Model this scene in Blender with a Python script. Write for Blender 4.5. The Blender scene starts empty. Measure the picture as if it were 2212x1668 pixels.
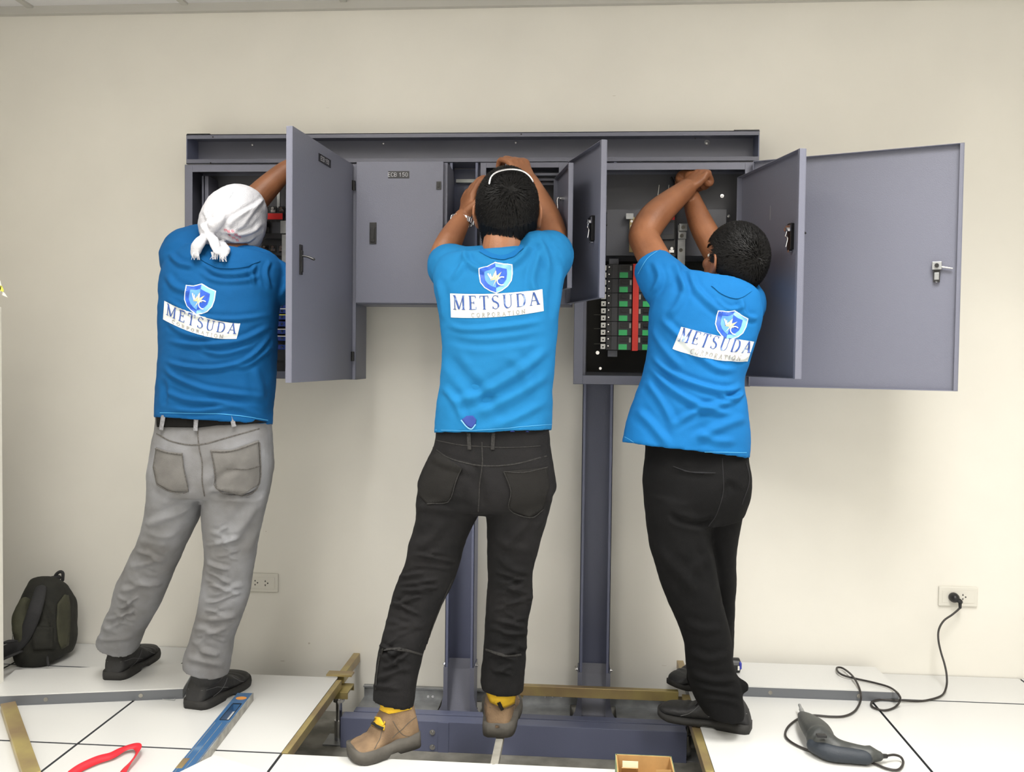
import bpy, bmesh, math, random
import numpy as np
from mathutils import Vector, Matrix, noise
from mathutils.bvhtree import BVHTree
random.seed(7)
S = bpy.context.scene
COL = S.collection
V = Vector
# ------------------------------------------------------------------ camera
CD, CH, YAW, PIT, ROL, FPX = 3.2654, 1.1212, 0.07489, -0.03161, 0.01189, 1920.3
_f = V((-math.sin(YAW)*math.cos(PIT), math.cos(YAW)*math.cos(PIT), math.sin(PIT)))
_r0 = V((math.cos(YAW), math.sin(YAW), 0)); _u0 = _r0.cross(_f)
CR = _r0*math.cos(ROL) + _u0*math.sin(ROL)
CU = _u0*math.cos(ROL) - _r0*math.sin(ROL)
CF = _f
CAM = V((0, -CD, CH))
cam = bpy.data.cameras.new('camera'); camo = bpy.data.objects.new('camera', cam); COL.objects.link(camo)
cam.sensor_fit = 'HORIZONTAL'; cam.sensor_width = 36; cam.lens = FPX/2212*36; cam.clip_start = .05
camo.matrix_world = Matrix(((CR.x, CU.x, -CF.x, CAM.x), (CR.y, CU.y, -CF.y, CAM.y), (CR.z, CU.z, -CF.z, CAM.z), (0, 0, 0, 1)))
S.camera = camo
S.view_settings.view_transform = 'Standard'; S.view_settings.look = 'None'
S.view_settings.exposure = 0.17; S.view_settings.gamma = 1
# ------------------------------------------------------------------ light
w = bpy.data.worlds.new('world'); S.world = w; w.use_nodes = True
w.node_tree.nodes['Background'].inputs[0].default_value = (.95, .97, 1, 1)
w.node_tree.nodes['Background'].inputs[1].default_value = 0.12
CEIL = 2.4184
def area(x, y, sx, sy, power, col=(1, .985, .95)):
    l = bpy.data.lights.new('ceiling_lamp', 'AREA'); l.shape = 'RECTANGLE'; l.size = sx; l.size_y = sy
    l.spread = 2.2; l.energy = power; l.color = col
    o = bpy.data.objects.new('ceiling_lamp', l); COL.objects.link(o); o.location = (x, y, CEIL-.012)
    return o
LAMPS = [(-.95, -1.62, 16), (.9, -1.62, 30), (-.95, -3.4, 30), (.9, -3.4, 42)]
for lx, ly, lp in LAMPS: area(lx, ly, .55, 1.1, lp)

# ------------------------------------------------------------------ pixel helpers (reference frame 2212 x 1668)
def ray(px, py): return CF + CR*((px-1106)/FPX) - CU*((py-834)/FPX)
def at(px, py, Y):
    d = ray(px, py); t = (Y-CAM.y)/d.y; return CAM + d*t
def atz(px, py, Z):
    d = ray(px, py); t = (Z-CAM.z)/d.z; return CAM + d*t
def onplane(px, py, P, n):
    d = ray(px, py); t = (P-CAM).dot(n)/d.dot(n); return CAM + d*t
CAMn = np.array(CAM); Rn = np.array([CR, CU, CF])
def projn(P):
    v = (P-CAMn) @ Rn.T
    return np.stack([1106+FPX*v[:, 0]/v[:, 2], 834-FPX*v[:, 1]/v[:, 2]], 1)

# ------------------------------------------------------------------ materials
def lin(c): return tuple(((v/255)/12.92 if v/255 <= .04045 else ((v/255+.055)/1.055)**2.4) for v in c) + (1,)
def mat(name, col, rough=.5, metal=0, var=0, vscale=8, bump=0, bscale=200, col2=None, emis=None, spec=.5, stretch=None, cr=(.35, .65)):
    m = bpy.data.materials.new(name); m.use_nodes = True; nt = m.node_tree; b = nt.nodes['Principled BSDF']
    b.inputs['Base Color'].default_value = lin(col); b.inputs['Roughness'].default_value = rough
    b.inputs['Metallic'].default_value = metal; b.inputs['Specular IOR Level'].default_value = spec
    tc = nt.nodes.new('ShaderNodeTexCoord'); mp = nt.nodes.new('ShaderNodeMapping'); nt.links.new(tc.outputs['Object'], mp.inputs[0])
    if stretch: mp.inputs['Scale'].default_value = stretch
    if col2 or var:
        n = nt.nodes.new('ShaderNodeTexNoise'); n.inputs['Scale'].default_value = vscale; n.inputs['Detail'].default_value = 5
        nt.links.new(mp.outputs[0], n.inputs['Vector'])
        r = nt.nodes.new('ShaderNodeValToRGB'); r.color_ramp.elements[0].position = cr[0]; r.color_ramp.elements[1].position = cr[1]
        c2 = col2 or tuple(max(0, v*(1-var)) for v in col)
        r.color_ramp.elements[0].color = lin(c2); r.color_ramp.elements[1].color = lin(col)
        nt.links.new(n.outputs['Fac'], r.inputs[0]); nt.links.new(r.outputs[0], b.inputs['Base Color'])
    if bump:
        n2 = nt.nodes.new('ShaderNodeTexNoise'); n2.inputs['Scale'].default_value = bscale; n2.inputs['Detail'].default_value = 3
        nt.links.new(mp.outputs[0], n2.inputs['Vector'])
        bp = nt.nodes.new('ShaderNodeBump'); bp.inputs['Strength'].default_value = bump; bp.inputs['Distance'].default_value = .002
        nt.links.new(n2.outputs['Fac'], bp.inputs['Height']); nt.links.new(bp.outputs[0], b.inputs['Normal'])
    if emis:
        b.inputs['Emission Color'].default_value = lin(col); b.inputs['Emission Strength'].default_value = emis
    return m
M = {}
M['wall'] = mat('cream_wall_paint', (228, 225, 217), .55, var=.02, vscale=3, bump=.06, bscale=90)
M['ceil'] = mat('white_ceiling_tile', (222, 221, 222), .9, bump=.3, bscale=250)
M['tbar'] = mat('grey_ceiling_grid', (190, 188, 182), .5)
M['tile'] = mat('white_floor_laminate', (204, 204, 202), .3, col2=(186, 186, 183), vscale=900, cr=(.3, .42))
M['tiledge'] = mat('grey_steel_tile_edge', (110, 113, 118), .45, metal=.4)
M['black'] = mat('black_plastic', (22, 22, 24), .4)
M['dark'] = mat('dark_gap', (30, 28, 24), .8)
M['concrete'] = mat('concrete', (150, 147, 138), .85, var=.22, vscale=14, bump=.4, bscale=60)
M['steel'] = mat('blue_grey_painted_steel', (106, 108, 123), .42, bump=.22, bscale=420, spec=.5)
M['steel2'] = mat('blue_grey_steel_shaded', (100, 105, 130), .4, bump=.22, bscale=420)  # same painted steel as the cabinets, with shade put into the colour
M['inside'] = mat('cabinet_inside_paint', (84, 85, 92), .5, bump=.2, bscale=420)
M['pan'] = mat('dark_grey_panel_pan', (66, 68, 76), .55)
M['breaker'] = mat('black_breaker_plastic', (44, 45, 50), .38)
M['chrome'] = mat('bright_metal', (205, 205, 208), .22, metal=1)
M['galv'] = mat('galvanised_steel', (168, 170, 172), .42, metal=.6, var=.12, vscale=25)
M['brass'] = mat('yellow_zinc_plated_steel', (176, 160, 104), .38, metal=.45, col2=(140, 118, 92), vscale=6)
M['green'] = mat('green_breaker_tag', (52, 168, 96), .45)
M['red'] = mat('red_plastic', (196, 48, 38), .45)
M['redtag'] = mat('red_sticker', (226, 40, 40), .5)
M['white'] = mat('white_plastic', (232, 230, 222), .4)
M['whitey'] = mat('off_white_wall_plate', (214, 211, 202), .4)
M['navy'] = mat('navy_cloth', (38, 62, 140), .8, bump=.3, bscale=500)
M['plate'] = mat('black_name_plate', (24, 24, 30), .35)
M['platetxt'] = mat('white_engraving', (205, 205, 212), .5)
M['skin'] = mat('brown_skin', (166, 112, 78), .5, col2=(142, 92, 62), vscale=14, bump=.25, bscale=260, cr=(.3, .7))
M['skin2'] = mat('dark_brown_skin', (146, 95, 63), .5, col2=(122, 77, 50), vscale=14, bump=.25, bscale=260, cr=(.3, .7))
M['hair'] = mat('black_hair', (10, 9, 9), .55, spec=.2)
M['shirtA'] = mat('blue_cotton_worn', (8, 82, 138), .85, var=.08, vscale=5, bump=.35, bscale=700, spec=.2)
M['shirtB'] = mat('blue_cotton', (28, 116, 172), .85, var=.06, vscale=5, bump=.35, bscale=700, spec=.2)
M['shirtC'] = mat('blue_cotton_bright', (18, 104, 168), .85, var=.06, vscale=5, bump=.35, bscale=700, spec=.2)
M['jeanA'] = mat('faded_grey_denim', (134, 135, 139), .9, col2=(108, 107, 107), vscale=7, bump=.5, bscale=600, spec=.2)
M['seamA'] = mat('grey_denim_seam', (100, 97, 94), .9, var=.3, vscale=220, spec=.2)
M['pockA'] = mat('grey_denim_pocket', (112, 110, 108), .9, var=.1, vscale=20, bump=.5, bscale=600, spec=.2)
M['loopA'] = mat('light_denim_loop', (142, 142, 146), .9, var=.2, vscale=200, spec=.2)
M['jeanB'] = mat('black_denim', (30, 29, 30), .9, col2=(21, 21, 22), vscale=8, bump=.5, bscale=600, spec=.2)
M['seamB'] = mat('black_denim_seam', (54, 53, 52), .9, var=.3, vscale=220, spec=.2)
M['pockB'] = mat('black_denim_pocket', (31, 30, 29), .9, bump=.5, bscale=600, spec=.2)
M['inB'] = mat('black_denim_turned_cuff', (30, 30, 31), .9, bump=.5, bscale=600, spec=.2)
M['pantC'] = mat('black_trouser_cloth', (17, 17, 18), .9, var=.15, vscale=8, bump=.4, bscale=600, spec=.15)
M['seamC'] = mat('black_trouser_seam', (36, 36, 38), .9, spec=.15)
M['stB'] = mat('blue_stitching', (62, 146, 200), .8)
M['belt'] = mat('black_leather_belt', (14, 13, 12), .8, spec=.15, bump=.4, bscale=120)
M['shoe'] = mat('worn_black_leather', (36, 36, 38), .6, col2=(27, 27, 28), vscale=16, bump=.5, bscale=140)
M['sole'] = mat('black_rubber_sole', (38, 37, 36), .75, bump=.6, bscale=90)
M['stitch'] = mat('grey_shoe_stitching', (98, 98, 100), .8)
M['bootbrown'] = mat('brown_suede', (134, 110, 84), .9, col2=(106, 86, 66), vscale=18, bump=.7, bscale=220)
M['bootyel'] = mat('yellow_suede', (226, 182, 40), .9, var=.12, vscale=20, bump=.5, bscale=220)
M['bootsole'] = mat('grey_rubber_sole', (84, 80, 74), .8, bump=.6, bscale=60, var=.2, vscale=20)
M['towel'] = mat('white_terry_cloth', (196, 196, 202), .95, bump=1.0, bscale=320, spec=.1)
M['towelred'] = mat('faded_red_print', (206, 130, 142), .95)
M['towelblue'] = mat('faded_grey_print', (200, 208, 216), .95)
M['print'] = mat('white_shirt_print', (214, 218, 216), .6, var=.03, vscale=60)
M['ltr'] = mat('navy_print_lettering', (44, 78, 148), .5, col2=(140, 165, 205), vscale=40, cr=(.34, .44))
M['ltr2'] = mat('faded_grey_lettering', (176, 172, 168), .6, col2=(140, 138, 140), vscale=60)
M['shw'] = mat('pale_blue_shield_border', (120, 178, 240), .5)
M['shd'] = mat('royal_blue_shield', (28, 74, 178), .5, col2=(40, 92, 196), vscale=90)
M['shl'] = mat('light_blue_shield', (88, 148, 226), .5)
M['shln'] = mat('white_emblem_lines', (224, 234, 244), .5)
M['star'] = mat('gold_emblem_star', (206, 198, 150), .5)
M['bag'] = mat('olive_black_canvas', (36, 36, 30), .85, var=.3, vscale=20, bump=.6, bscale=400)
M['bag2'] = mat('olive_canvas_panel', (66, 66, 50), .85, var=.15, vscale=20, bump=.6, bscale=400)
M['strap'] = mat('grey_black_webbing', (40, 40, 42), .8, bump=.5, bscale=300)
M['lev'] = mat('blue_painted_aluminium', (52, 92, 134), .45, col2=(88, 118, 148), vscale=22, cr=(.25, .45))
M['alu'] = mat('scratched_aluminium', (176, 174, 166), .45, metal=.4, var=.2, vscale=30)
M['orange'] = mat('orange_label', (214, 142, 66), .5)
M['redstrap'] = mat('red_webbing', (214, 34, 48), .6, bump=.4, bscale=500)
M['card'] = mat('brown_cardboard', (178, 140, 88), .85, var=.06, vscale=30)
M['cardgreen'] = mat('green_printed_card', (140, 158, 116), .7, var=.2, vscale=30)
M['cream'] = mat('cream_card', (222, 214, 184), .8)
M['tool'] = mat('dark_grey_tool_casing', (62, 64, 62), .5, col2=(48, 50, 50), vscale=12, bump=.3, bscale=160)
M['toolb'] = mat('dark_blue_tool_grip', (40, 46, 54), .6, bump=.3, bscale=200)
M['cord'] = mat('black_rubber_cord', (40, 36, 34), .5)
M['bluep'] = mat('blue_plastic', (48, 58, 160), .4)
M['yellow'] = mat('yellow_paper', (226, 224, 96), .6)
M['leaf'] = mat('paper_white', (236, 236, 228), .7)
M['led'] = mat('lamp_diffuser', (255, 250, 240), .5, emis=6)

# ------------------------------------------------------------------ object helpers
def link(name, me, m, parent=None, smooth=False):
    o = bpy.data.objects.new(name, me); COL.objects.link(o)
    if m: me.materials.append(m)
    if parent: o.parent = parent
    if smooth:
        for p in me.polygons: p.use_smooth = True
    return o
def obj(name, bm, m, parent=None, smooth=False, bevel=0):
    bmesh.ops.recalc_face_normals(bm, faces=bm.faces[:])
    me = bpy.data.meshes.new(name); bm.to_mesh(me); bm.free()
    o = link(name, me, m, parent, smooth)
    if bevel:
        b = o.modifiers.new('bevel', 'BEVEL'); b.width = bevel; b.segments = 2; b.limit_method = 'ANGLE'; b.angle_limit = .7
        b.harden_normals = False
    return o
def empty(name, label, cat, group=None):
    o = bpy.data.objects.new(name, None); COL.objects.link(o); o.empty_display_size = .1
    return tag(o, label, cat, group)
def tag(o, label, cat, group=None):
    o['label'] = label; o['category'] = cat
    if group: o['group'] = group
    return o
def struct(o):
    o['kind'] = 'structure'; return o
def box(bm, x0, x1, y0, y1, z0, z1, mtx=None):
    vs = [bm.verts.new((x, y, z)) for z in (z0, z1) for y in (y0, y1) for x in (x0, x1)]
    for f in ((0, 1, 3, 2), (4, 6, 7, 5), (0, 4, 5, 1), (2, 3, 7, 6), (0, 2, 6, 4), (1, 5, 7, 3)):
        bm.faces.new([vs[i] for i in f])
    if mtx:
        for v in vs: v.co = mtx @ v.co
    return vs
def bx(name, m, parent, *a, bevel=0, mtx=None):
    bm = bmesh.new(); box(bm, *a, mtx=mtx); return obj(name, bm, m, parent, bevel=bevel)
def cyl(bm, a, b, r, n=16, r2=None):
    a, b = V(a), V(b); d = (b-a).normalized(); h = V((0, 0, 1)) if abs(d.z) < .9 else V((1, 0, 0))
    u = d.cross(h).normalized(); v = d.cross(u); r2 = r if r2 is None else r2
    A = [bm.verts.new(a+(u*math.cos(t)+v*math.sin(t))*r) for t in [2*math.pi*i/n for i in range(n)]]
    B = [bm.verts.new(b+(u*math.cos(t)+v*math.sin(t))*r2) for t in [2*math.pi*i/n for i in range(n)]]
    for i in range(n): bm.faces.new((A[i], A[(i+1) % n], B[(i+1) % n], B[i]))
    bm.faces.new(A[::-1]); bm.faces.new(B)
def cr_interp(P, k):
    # Catmull-Rom through list of tuples / vectors
    P = [np.array(p, float) for p in P]
    if k <= 1 or len(P) < 2: return P
    out = []
    for i in range(len(P)-1):
        p0 = P[i-1] if i > 0 else 2*P[0]-P[1]; p1, p2 = P[i], P[i+1]; p3 = P[i+2] if i+2 < len(P) else 2*P[-1]-P[-2]
        for j in range(k):
            t = j/k
            out.append(.5*((2*p1)+(-p0+p2)*t+(2*p0-5*p1+4*p2-p3)*t*t+(-p0+3*p1-3*p2+p3)*t**3))
    out.append(P[-1]); return out
def rings(bm, R, cap=True):
    RV = [[bm.verts.new(p) for p in r] for r in R]; n = len(R[0])
    for a, b in zip(RV, RV[1:]):
        for i in range(n): bm.faces.new((a[i], a[(i+1) % n], b[(i+1) % n], b[i]))
    if cap:
        for r, s in ((RV[0], -1), (RV[-1], 1)):
            c = bm.verts.new(sum((v.co for v in r), V((0, 0, 0)))/n)
            for i in range(n): bm.faces.new((r[i], r[(i+1) % n], c))
def loft(bm, secs, k=4, n=36, lip0=0, lip1=0, th=.005, pw=2.0):
    """secs: (xL,yL,xR,yR,Y,half thickness[,dY right-left]) in reference pixels; ring width from the two end points."""
    s = cr_interp([tuple(x)+((0,) if len(x) == 6 else ()) for x in secs], k)
    C, U, T = [], [], []
    for q in s:
        L = at(q[0], q[1], q[4]-q[6]/2); Rr = at(q[2], q[3], q[4]+q[6]/2); C.append((L+Rr)/2); U.append((Rr-L)/2); T.append(q[5])
    def ring(i, sh=0):
        j0, j1 = max(0, i-1), min(len(C)-1, i+1)
        t = (C[j1]-C[j0]).normalized(); u = U[i]; un = u.normalized()
        v = un.cross(t); v = v.normalized() if v.length > 1e-3 else V((0, 1, 0))
        a = max(u.length-sh, .004); b = max(T[i]-sh, .004); e = 2/pw
        out = []
        for m_ in range(n):
            an = 2*math.pi*m_/n; c, sn = math.cos(an), math.sin(an)
            out.append(C[i]+un*a*math.copysign(abs(c)**e, c)+v*b*math.copysign(abs(sn)**e, sn))
        return out
    R = [ring(i) for i in range(len(C))]
    if lip0: R = [ring(min(lip0, len(C)-1), th+.002), ring(0, th)] + R
    if lip1: R = R + [ring(len(C)-1, th), ring(max(0, len(C)-1-lip1), th+.002)]
    rings(bm, R)
def tube(bm, pts, rad, n=16, k=4, round_ends=True, flat=None, cap=True, close=False):
    """pts: world points, rad: radii"""
    q = cr_interp([tuple(p)+(r,) for p, r in zip(pts, rad)], k)
    P = [V(x[:3]) for x in q]; Rr = [max(x[3], 1e-4) for x in q]
    if round_ends:
        d0 = (P[0]-P[1]).normalized(); d1 = (P[-1]-P[-2]).normalized()
        a0 = [(P[0]+d0*Rr[0]*math.sin(t), Rr[0]*math.cos(t)) for t in (1.35, .9, .45)]
        a1 = [(P[-1]+d1*Rr[-1]*math.sin(t), Rr[-1]*math.cos(t)) for t in (.45, .9, 1.35)]
        P = [a[0] for a in a0]+P+[a[0] for a in a1]; Rr = [a[1] for a in a0]+Rr+[a[1] for a in a1]
    t = (P[1]-P[0]).normalized(); h = V((0, 0, 1)) if abs(t.z) < .9 else V((1, 0, 0)); u = t.cross(h).normalized()
    R = []
    for i in range(len(P)):
        t2 = (P[min(i+1, len(P)-1)]-P[max(i-1, 0)]).normalized()
        u = (u-t2*u.dot(t2)).normalized(); v = t2.cross(u)
        fa, fb = flat or (1, 1)
        R.append([P[i]+(u*math.cos(a)*fa+v*math.sin(a)*fb)*Rr[i] for a in [2*math.pi*j/n for j in range(n)]])
    rings(bm, R, cap)
def ellipsoid(bm, c, ax, n=20):
    """c centre; ax three axis vectors with lengths"""
    R = []
    for i in range(1, n):
        t = math.pi*i/n
        R.append([c+ax[2]*math.cos(t)+(ax[0]*math.cos(a)+ax[1]*math.sin(a))*math.sin(t) for a in [2*math.pi*j/n for j in range(n)]])
    rings(bm, R)
def evalmesh(bm, mods, name='m'):
    bmesh.ops.recalc_face_normals(bm, faces=bm.faces[:])
    me = bpy.data.meshes.new(name+'_src'); bm.to_mesh(me); bm.free()
    o = bpy.data.objects.new('tmp', me); COL.objects.link(o)
    mods(o); dg = bpy.context.evaluated_depsgraph_get(); dg.update()
    r = bpy.data.meshes.new_from_object(o.evaluated_get(dg)); r.name = name
    bpy.data.objects.remove(o); bpy.data.meshes.remove(me)
    return r
def fuse(bm, voxel=.006, smooth=6, fac=.5, name='m'):
    def mods(o):
        a = o.modifiers.new('r', 'REMESH'); a.mode = 'VOXEL'; a.voxel_size = voxel; a.use_smooth_shade = True
        if smooth:
            b = o.modifiers.new('s', 'SMOOTH'); b.factor = fac; b.iterations = smooth
    return evalmesh(bm, mods, name)
def getco(me):
    a = np.empty(len(me.vertices)*3, np.float32); me.vertices.foreach_get('co', a); return a.reshape(-1, 3).astype(float)
def getno(me):
    a = np.empty(len(me.vertices)*3, np.float32); me.vertices.foreach_get('normal', a); return a.reshape(-1, 3).astype(float)
def setco(me, c):
    me.vertices.foreach_set('co', c.astype(np.float32).ravel()); me.update()
def folds(me, F, wrinkle=0, wscale=(30, 30, 60), seed=0, front=True):
    """F: list of (pixel polyline, width px, height m); ridges (or grooves if negative) pressed into the cloth."""
    co = getco(me); no = getno(me); px = projn(co)
    view = co-CAMn; view /= np.linalg.norm(view, axis=1)[:, None]
    facing = np.clip(-(view*no).sum(1)*1.6+.15, 0, 1) if front else np.ones(len(co))
    disp = np.zeros(len(co))
    for pl, wd, h in F:
        pl = np.array(cr_interp(pl, 5)); best = np.full(len(co), 1e9); bt = np.zeros(len(co)); tot = len(pl)-1
        for i in range(tot):
            a, b = pl[i], pl[i+1]; d = b-a; L = max((d*d).sum(), 1e-6)
            t = np.clip(((px-a)@d)/L, 0, 1); q = a+t[:, None]*d; ds = np.hypot(*(px-q).T)
            m = ds < best; best[m] = ds[m]; bt[m] = (i+t[m])/tot
        tap = np.clip(np.minimum(bt, 1-bt)*4, 0, 1); tap = tap*tap*(3-2*tap)
        g = best/wd
        disp += h*(np.exp(-g*g)-.45*np.exp(-(g-1.7)**2*1.2))*tap*facing
    if wrinkle:
        for i in range(len(co)):
            p = V(co[i]); p = V((p.x*wscale[0], p.y*wscale[1], p.z*wscale[2]))+V((seed, seed, seed))
            disp[i] += wrinkle*noise.fractal(p, .9, 2.1, 3)
    setco(me, co+no*disp[:, None])
def bvh(o):
    me = o.data; return BVHTree.FromPolygons([v.co.copy() for v in me.vertices], [tuple(p.vertices) for p in me.polygons])
def hitpx(bv, px, py, off=.0015, fallback=None):
    d = ray(px, py).normalized(); h, n, i, ds = bv.ray_cast(CAM, d)
    if h is None:
        # slide to nearest surface point
        h0 = CAM+d*(fallback or 2.6); h, n, i, ds = bv.find_nearest(h0)
    if n.dot(d) > 0: n = -n
    return h+n*off, n
def ribbon_px(bv, pl, wpx, off=.002, k=4, th=None, bm=None, closed=False):
    """flat strip laid on a surface along a pixel polyline"""
    own = bm is None
    if own: bm = bmesh.new()
    q = cr_interp(pl, k) if k > 1 else [np.array(p, float) for p in pl]
    if closed: q = q+[q[0]]
    L = []
    for i, p in enumerate(q):
        d = q[min(i+1, len(q)-1)]-q[max(i-1, 0)]; d = d/(np.hypot(*d)+1e-9); nn = np.array([-d[1], d[0]])*wpx/2
        L.append([bm.verts.new(hitpx(bv, *(p-nn), off)[0]), bm.verts.new(hitpx(bv, *p, off*1.25)[0]), bm.verts.new(hitpx(bv, *(p+nn), off)[0])])
    for a, b in zip(L, L[1:]):
        bm.faces.new((a[0], a[1], b[1], b[0])); bm.faces.new((a[1], a[2], b[2], b[1]))
    return bm
def poly_px(bv, pts, off=.0015, cell=6, bm=None):
    """filled polygon laid on a surface (pixel outline)"""
    if bm is None: bm = bmesh.new()
    pb = bmesh.new(); vs = [pb.verts.new((p[0], p[1], 0)) for p in pts]; pb.faces.new(vs)
    bmesh.ops.triangulate(pb, faces=pb.faces[:])
    for _ in range(5):
        e = [e for e in pb.edges if e.calc_length() > cell]
        if not e: break
        bmesh.ops.subdivide_edges(pb, edges=e, cuts=1, use_grid_fill=True)
        bmesh.ops.triangulate(pb, faces=pb.faces[:])
    mp = {v: bm.verts.new(hitpx(bv, v.co.x, v.co.y, off)[0]) for v in pb.verts}
    for f in pb.faces:
        try: bm.faces.new([mp[v] for v in f.verts])
        except ValueError: pass
    pb.free(); return bm
def soft(name, bm, m, parent, thick=.0012):
    o = obj(name, bm, m, parent, smooth=True)
    s = o.modifiers.new('thickness', 'SOLIDIFY'); s.thickness = thick; s.offset = 0
    return o
# ================================================================== ROOM
X0 = -1.4187; SY = -.25; L3 = SY-.6
XL, XR, YF = -2.29, 2.6, -4.6
ZB = -.46
def wallbox(name, m, *a):
    return struct(bx(name, m, None, *a))
wallbox('wall_back', M['wall'], XL-.1, XR+.1, 0, .1, ZB, CEIL+.1)
wallbox('wall_left', M['wall'], XL-.1, XL, YF, 0, ZB, CEIL+.1)
wallbox('wall_right', M['wall'], XR, XR+.1, YF, 0, ZB, CEIL+.1)
wallbox('wall_front', M['wall'], XL-.1, XR+.1, YF-.1, YF, ZB, CEIL+.1)
# raised floor: laminate panels with narrow gaps; two panels and three infill strips are lifted out
bm = bmesh.new(); g = .0040
xs = [X0+.6*k for k in range(-2, 8)]
ys = [0, SY]+[SY-.6*k for k in range(1, 9)]
for i in range(len(xs)-1):
    for j in range(len(ys)-1):
        a, b = max(xs[i], XL), min(xs[i+1], XR); y1, y0 = ys[j], max(ys[j+1], YF)
        if a >= b: continue
        k = i-2
        if j == 0 and k in (0, 1, 2): continue
        if j == 1 and k in (1, 2): continue
        box(bm, a+g, b-g, y0+g, y1-g, -.034, 0)
fl = struct(obj('floor', bm, M['tile']))
fl.data.materials.append(M['tiledge'])
for p in fl.data.polygons:
    if abs(p.normal.z) < .5: p.material_index = 1
ZS = (at(700, 1549, -.30).z+at(1400, 1577, -.3).z)/2-.104
struct(bx('subfloor_slab', M['concrete'], None, XL, XR, YF, 0, ZB, ZS))
# ceiling panels and grid
wallbox('ceiling', M['ceil'], XL-.1, XR+.1, YF-.1, .1, CEIL+.006, CEIL+.1)
bm = bmesh.new()
tb0 = at(405, 15, 0).x
for k in range(-5, 7):
    x = tb0+.6*k
    if XL < x < XR: box(bm, x-.012, x+.012, YF, 0, CEIL-.002, CEIL+.008)
for k in range(1, 8): box(bm, XL, XR, -.6*k-.012, -.6*k+.012, CEIL-.003, CEIL+.008)
struct(obj('trim_1', bm, M['tbar']))
struct(bx('trim_2', M['tbar'], None, XL, XR, -.022, 0, CEIL-.024, CEIL+.006))
for i, (lx, ly, lp) in enumerate(LAMPS):
    t = empty('ceiling_light', 'recessed rectangular fluorescent ceiling light, %s' % (['near the panels, left side', 'near the panels, right side', 'far from the panels, left side', 'far from the panels, right side'][i]), 'light', 'ceiling lights')
    bx('diffuser', M['led'], t, lx-.28, lx+.28, ly-.56, ly+.56, CEIL-.006, CEIL+.003)
    bm = bmesh.new()
    for a in ((lx-.3, lx-.28, ly-.58, ly+.58), (lx+.28, lx+.3, ly-.58, ly+.58), (lx-.28, lx+.28, ly-.58, ly-.56), (lx-.28, lx+.28, ly+.56, ly+.58)):
        box(bm, *a, CEIL-.012, CEIL+.003)
    obj('frame', bm, M['white'], t)

# ------------------------------------------------------------------ bolts
def bolt(t, c, n, r=.006, h=.006, name='bolt', m='chrome'):
    bm = bmesh.new(); bolt_mesh(bm, c, n, r, h); return obj(name, bm, M[m], t)
def bolt_mesh(bm, c, n, r=.006, h=.006):
    c = V(c); n = V(n).normalized()
    cyl(bm, c, c+n*.0015, r*1.6, 14); cyl(bm, c+n*.001, c+n*(h*.7), r, 6); cyl(bm, c+n*h*.6, c+n*(h*1.5), r*.5, 10)

# ================================================================== STEEL CHANNEL FRAME
bx0, bx1, bz0, bz1 = -1.42, .606, at(900, 352, -.14).z, at(900, 287, -.14).z
t = empty('steel_beam', 'long blue-grey steel channel running along the wall above all the panels', 'beam')
bm = bmesh.new(); yf, yb = -.14, -.045; th = .0035
box(bm, bx0, bx1, yb, yb+th, bz0, bz1)
box(bm, bx0, bx1, yf, yb, bz1-th, bz1); box(bm, bx0, bx1, yf, yb, bz0, bz0+th)
box(bm, bx0, bx1, yf, yf+th, bz1-.016, bz1); box(bm, bx0, bx1, yf, yf+th, bz0, bz0+.017)
obj('channel', bm, M['steel'], t, bevel=.0008)
for x in (bx0, bx1-th): bx('end_plate', M['steel2'], t, x, x+th, yf+.001, yb, bz0+th, bz1-th)
for a in ((-1.42, -1.335), (.52, .606)):
    bx('mounting_tab', M['black'], t, a[0], a[1], -.135, -.01, bz1, bz1+.004)
bm = bmesh.new()
for px, py in ((545, 313), (828, 310), (1114, 308), (1527, 308)):
    q = at(px, py, yb); bolt(t, (q.x, yb, q.z), (0, -1, 0), .006 if px > 1500 else .0028)
bm = bmesh.new()
for px, py in ((460, 296), (1126, 290), (455, 352), (1502, 299)):
    q = at(px, py, yf); cyl(bm, (q.x, yf-.0006, q.z), (q.x, yf, q.z), .0025)
obj('drill_hole', bm, M['dark'], t)

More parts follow.
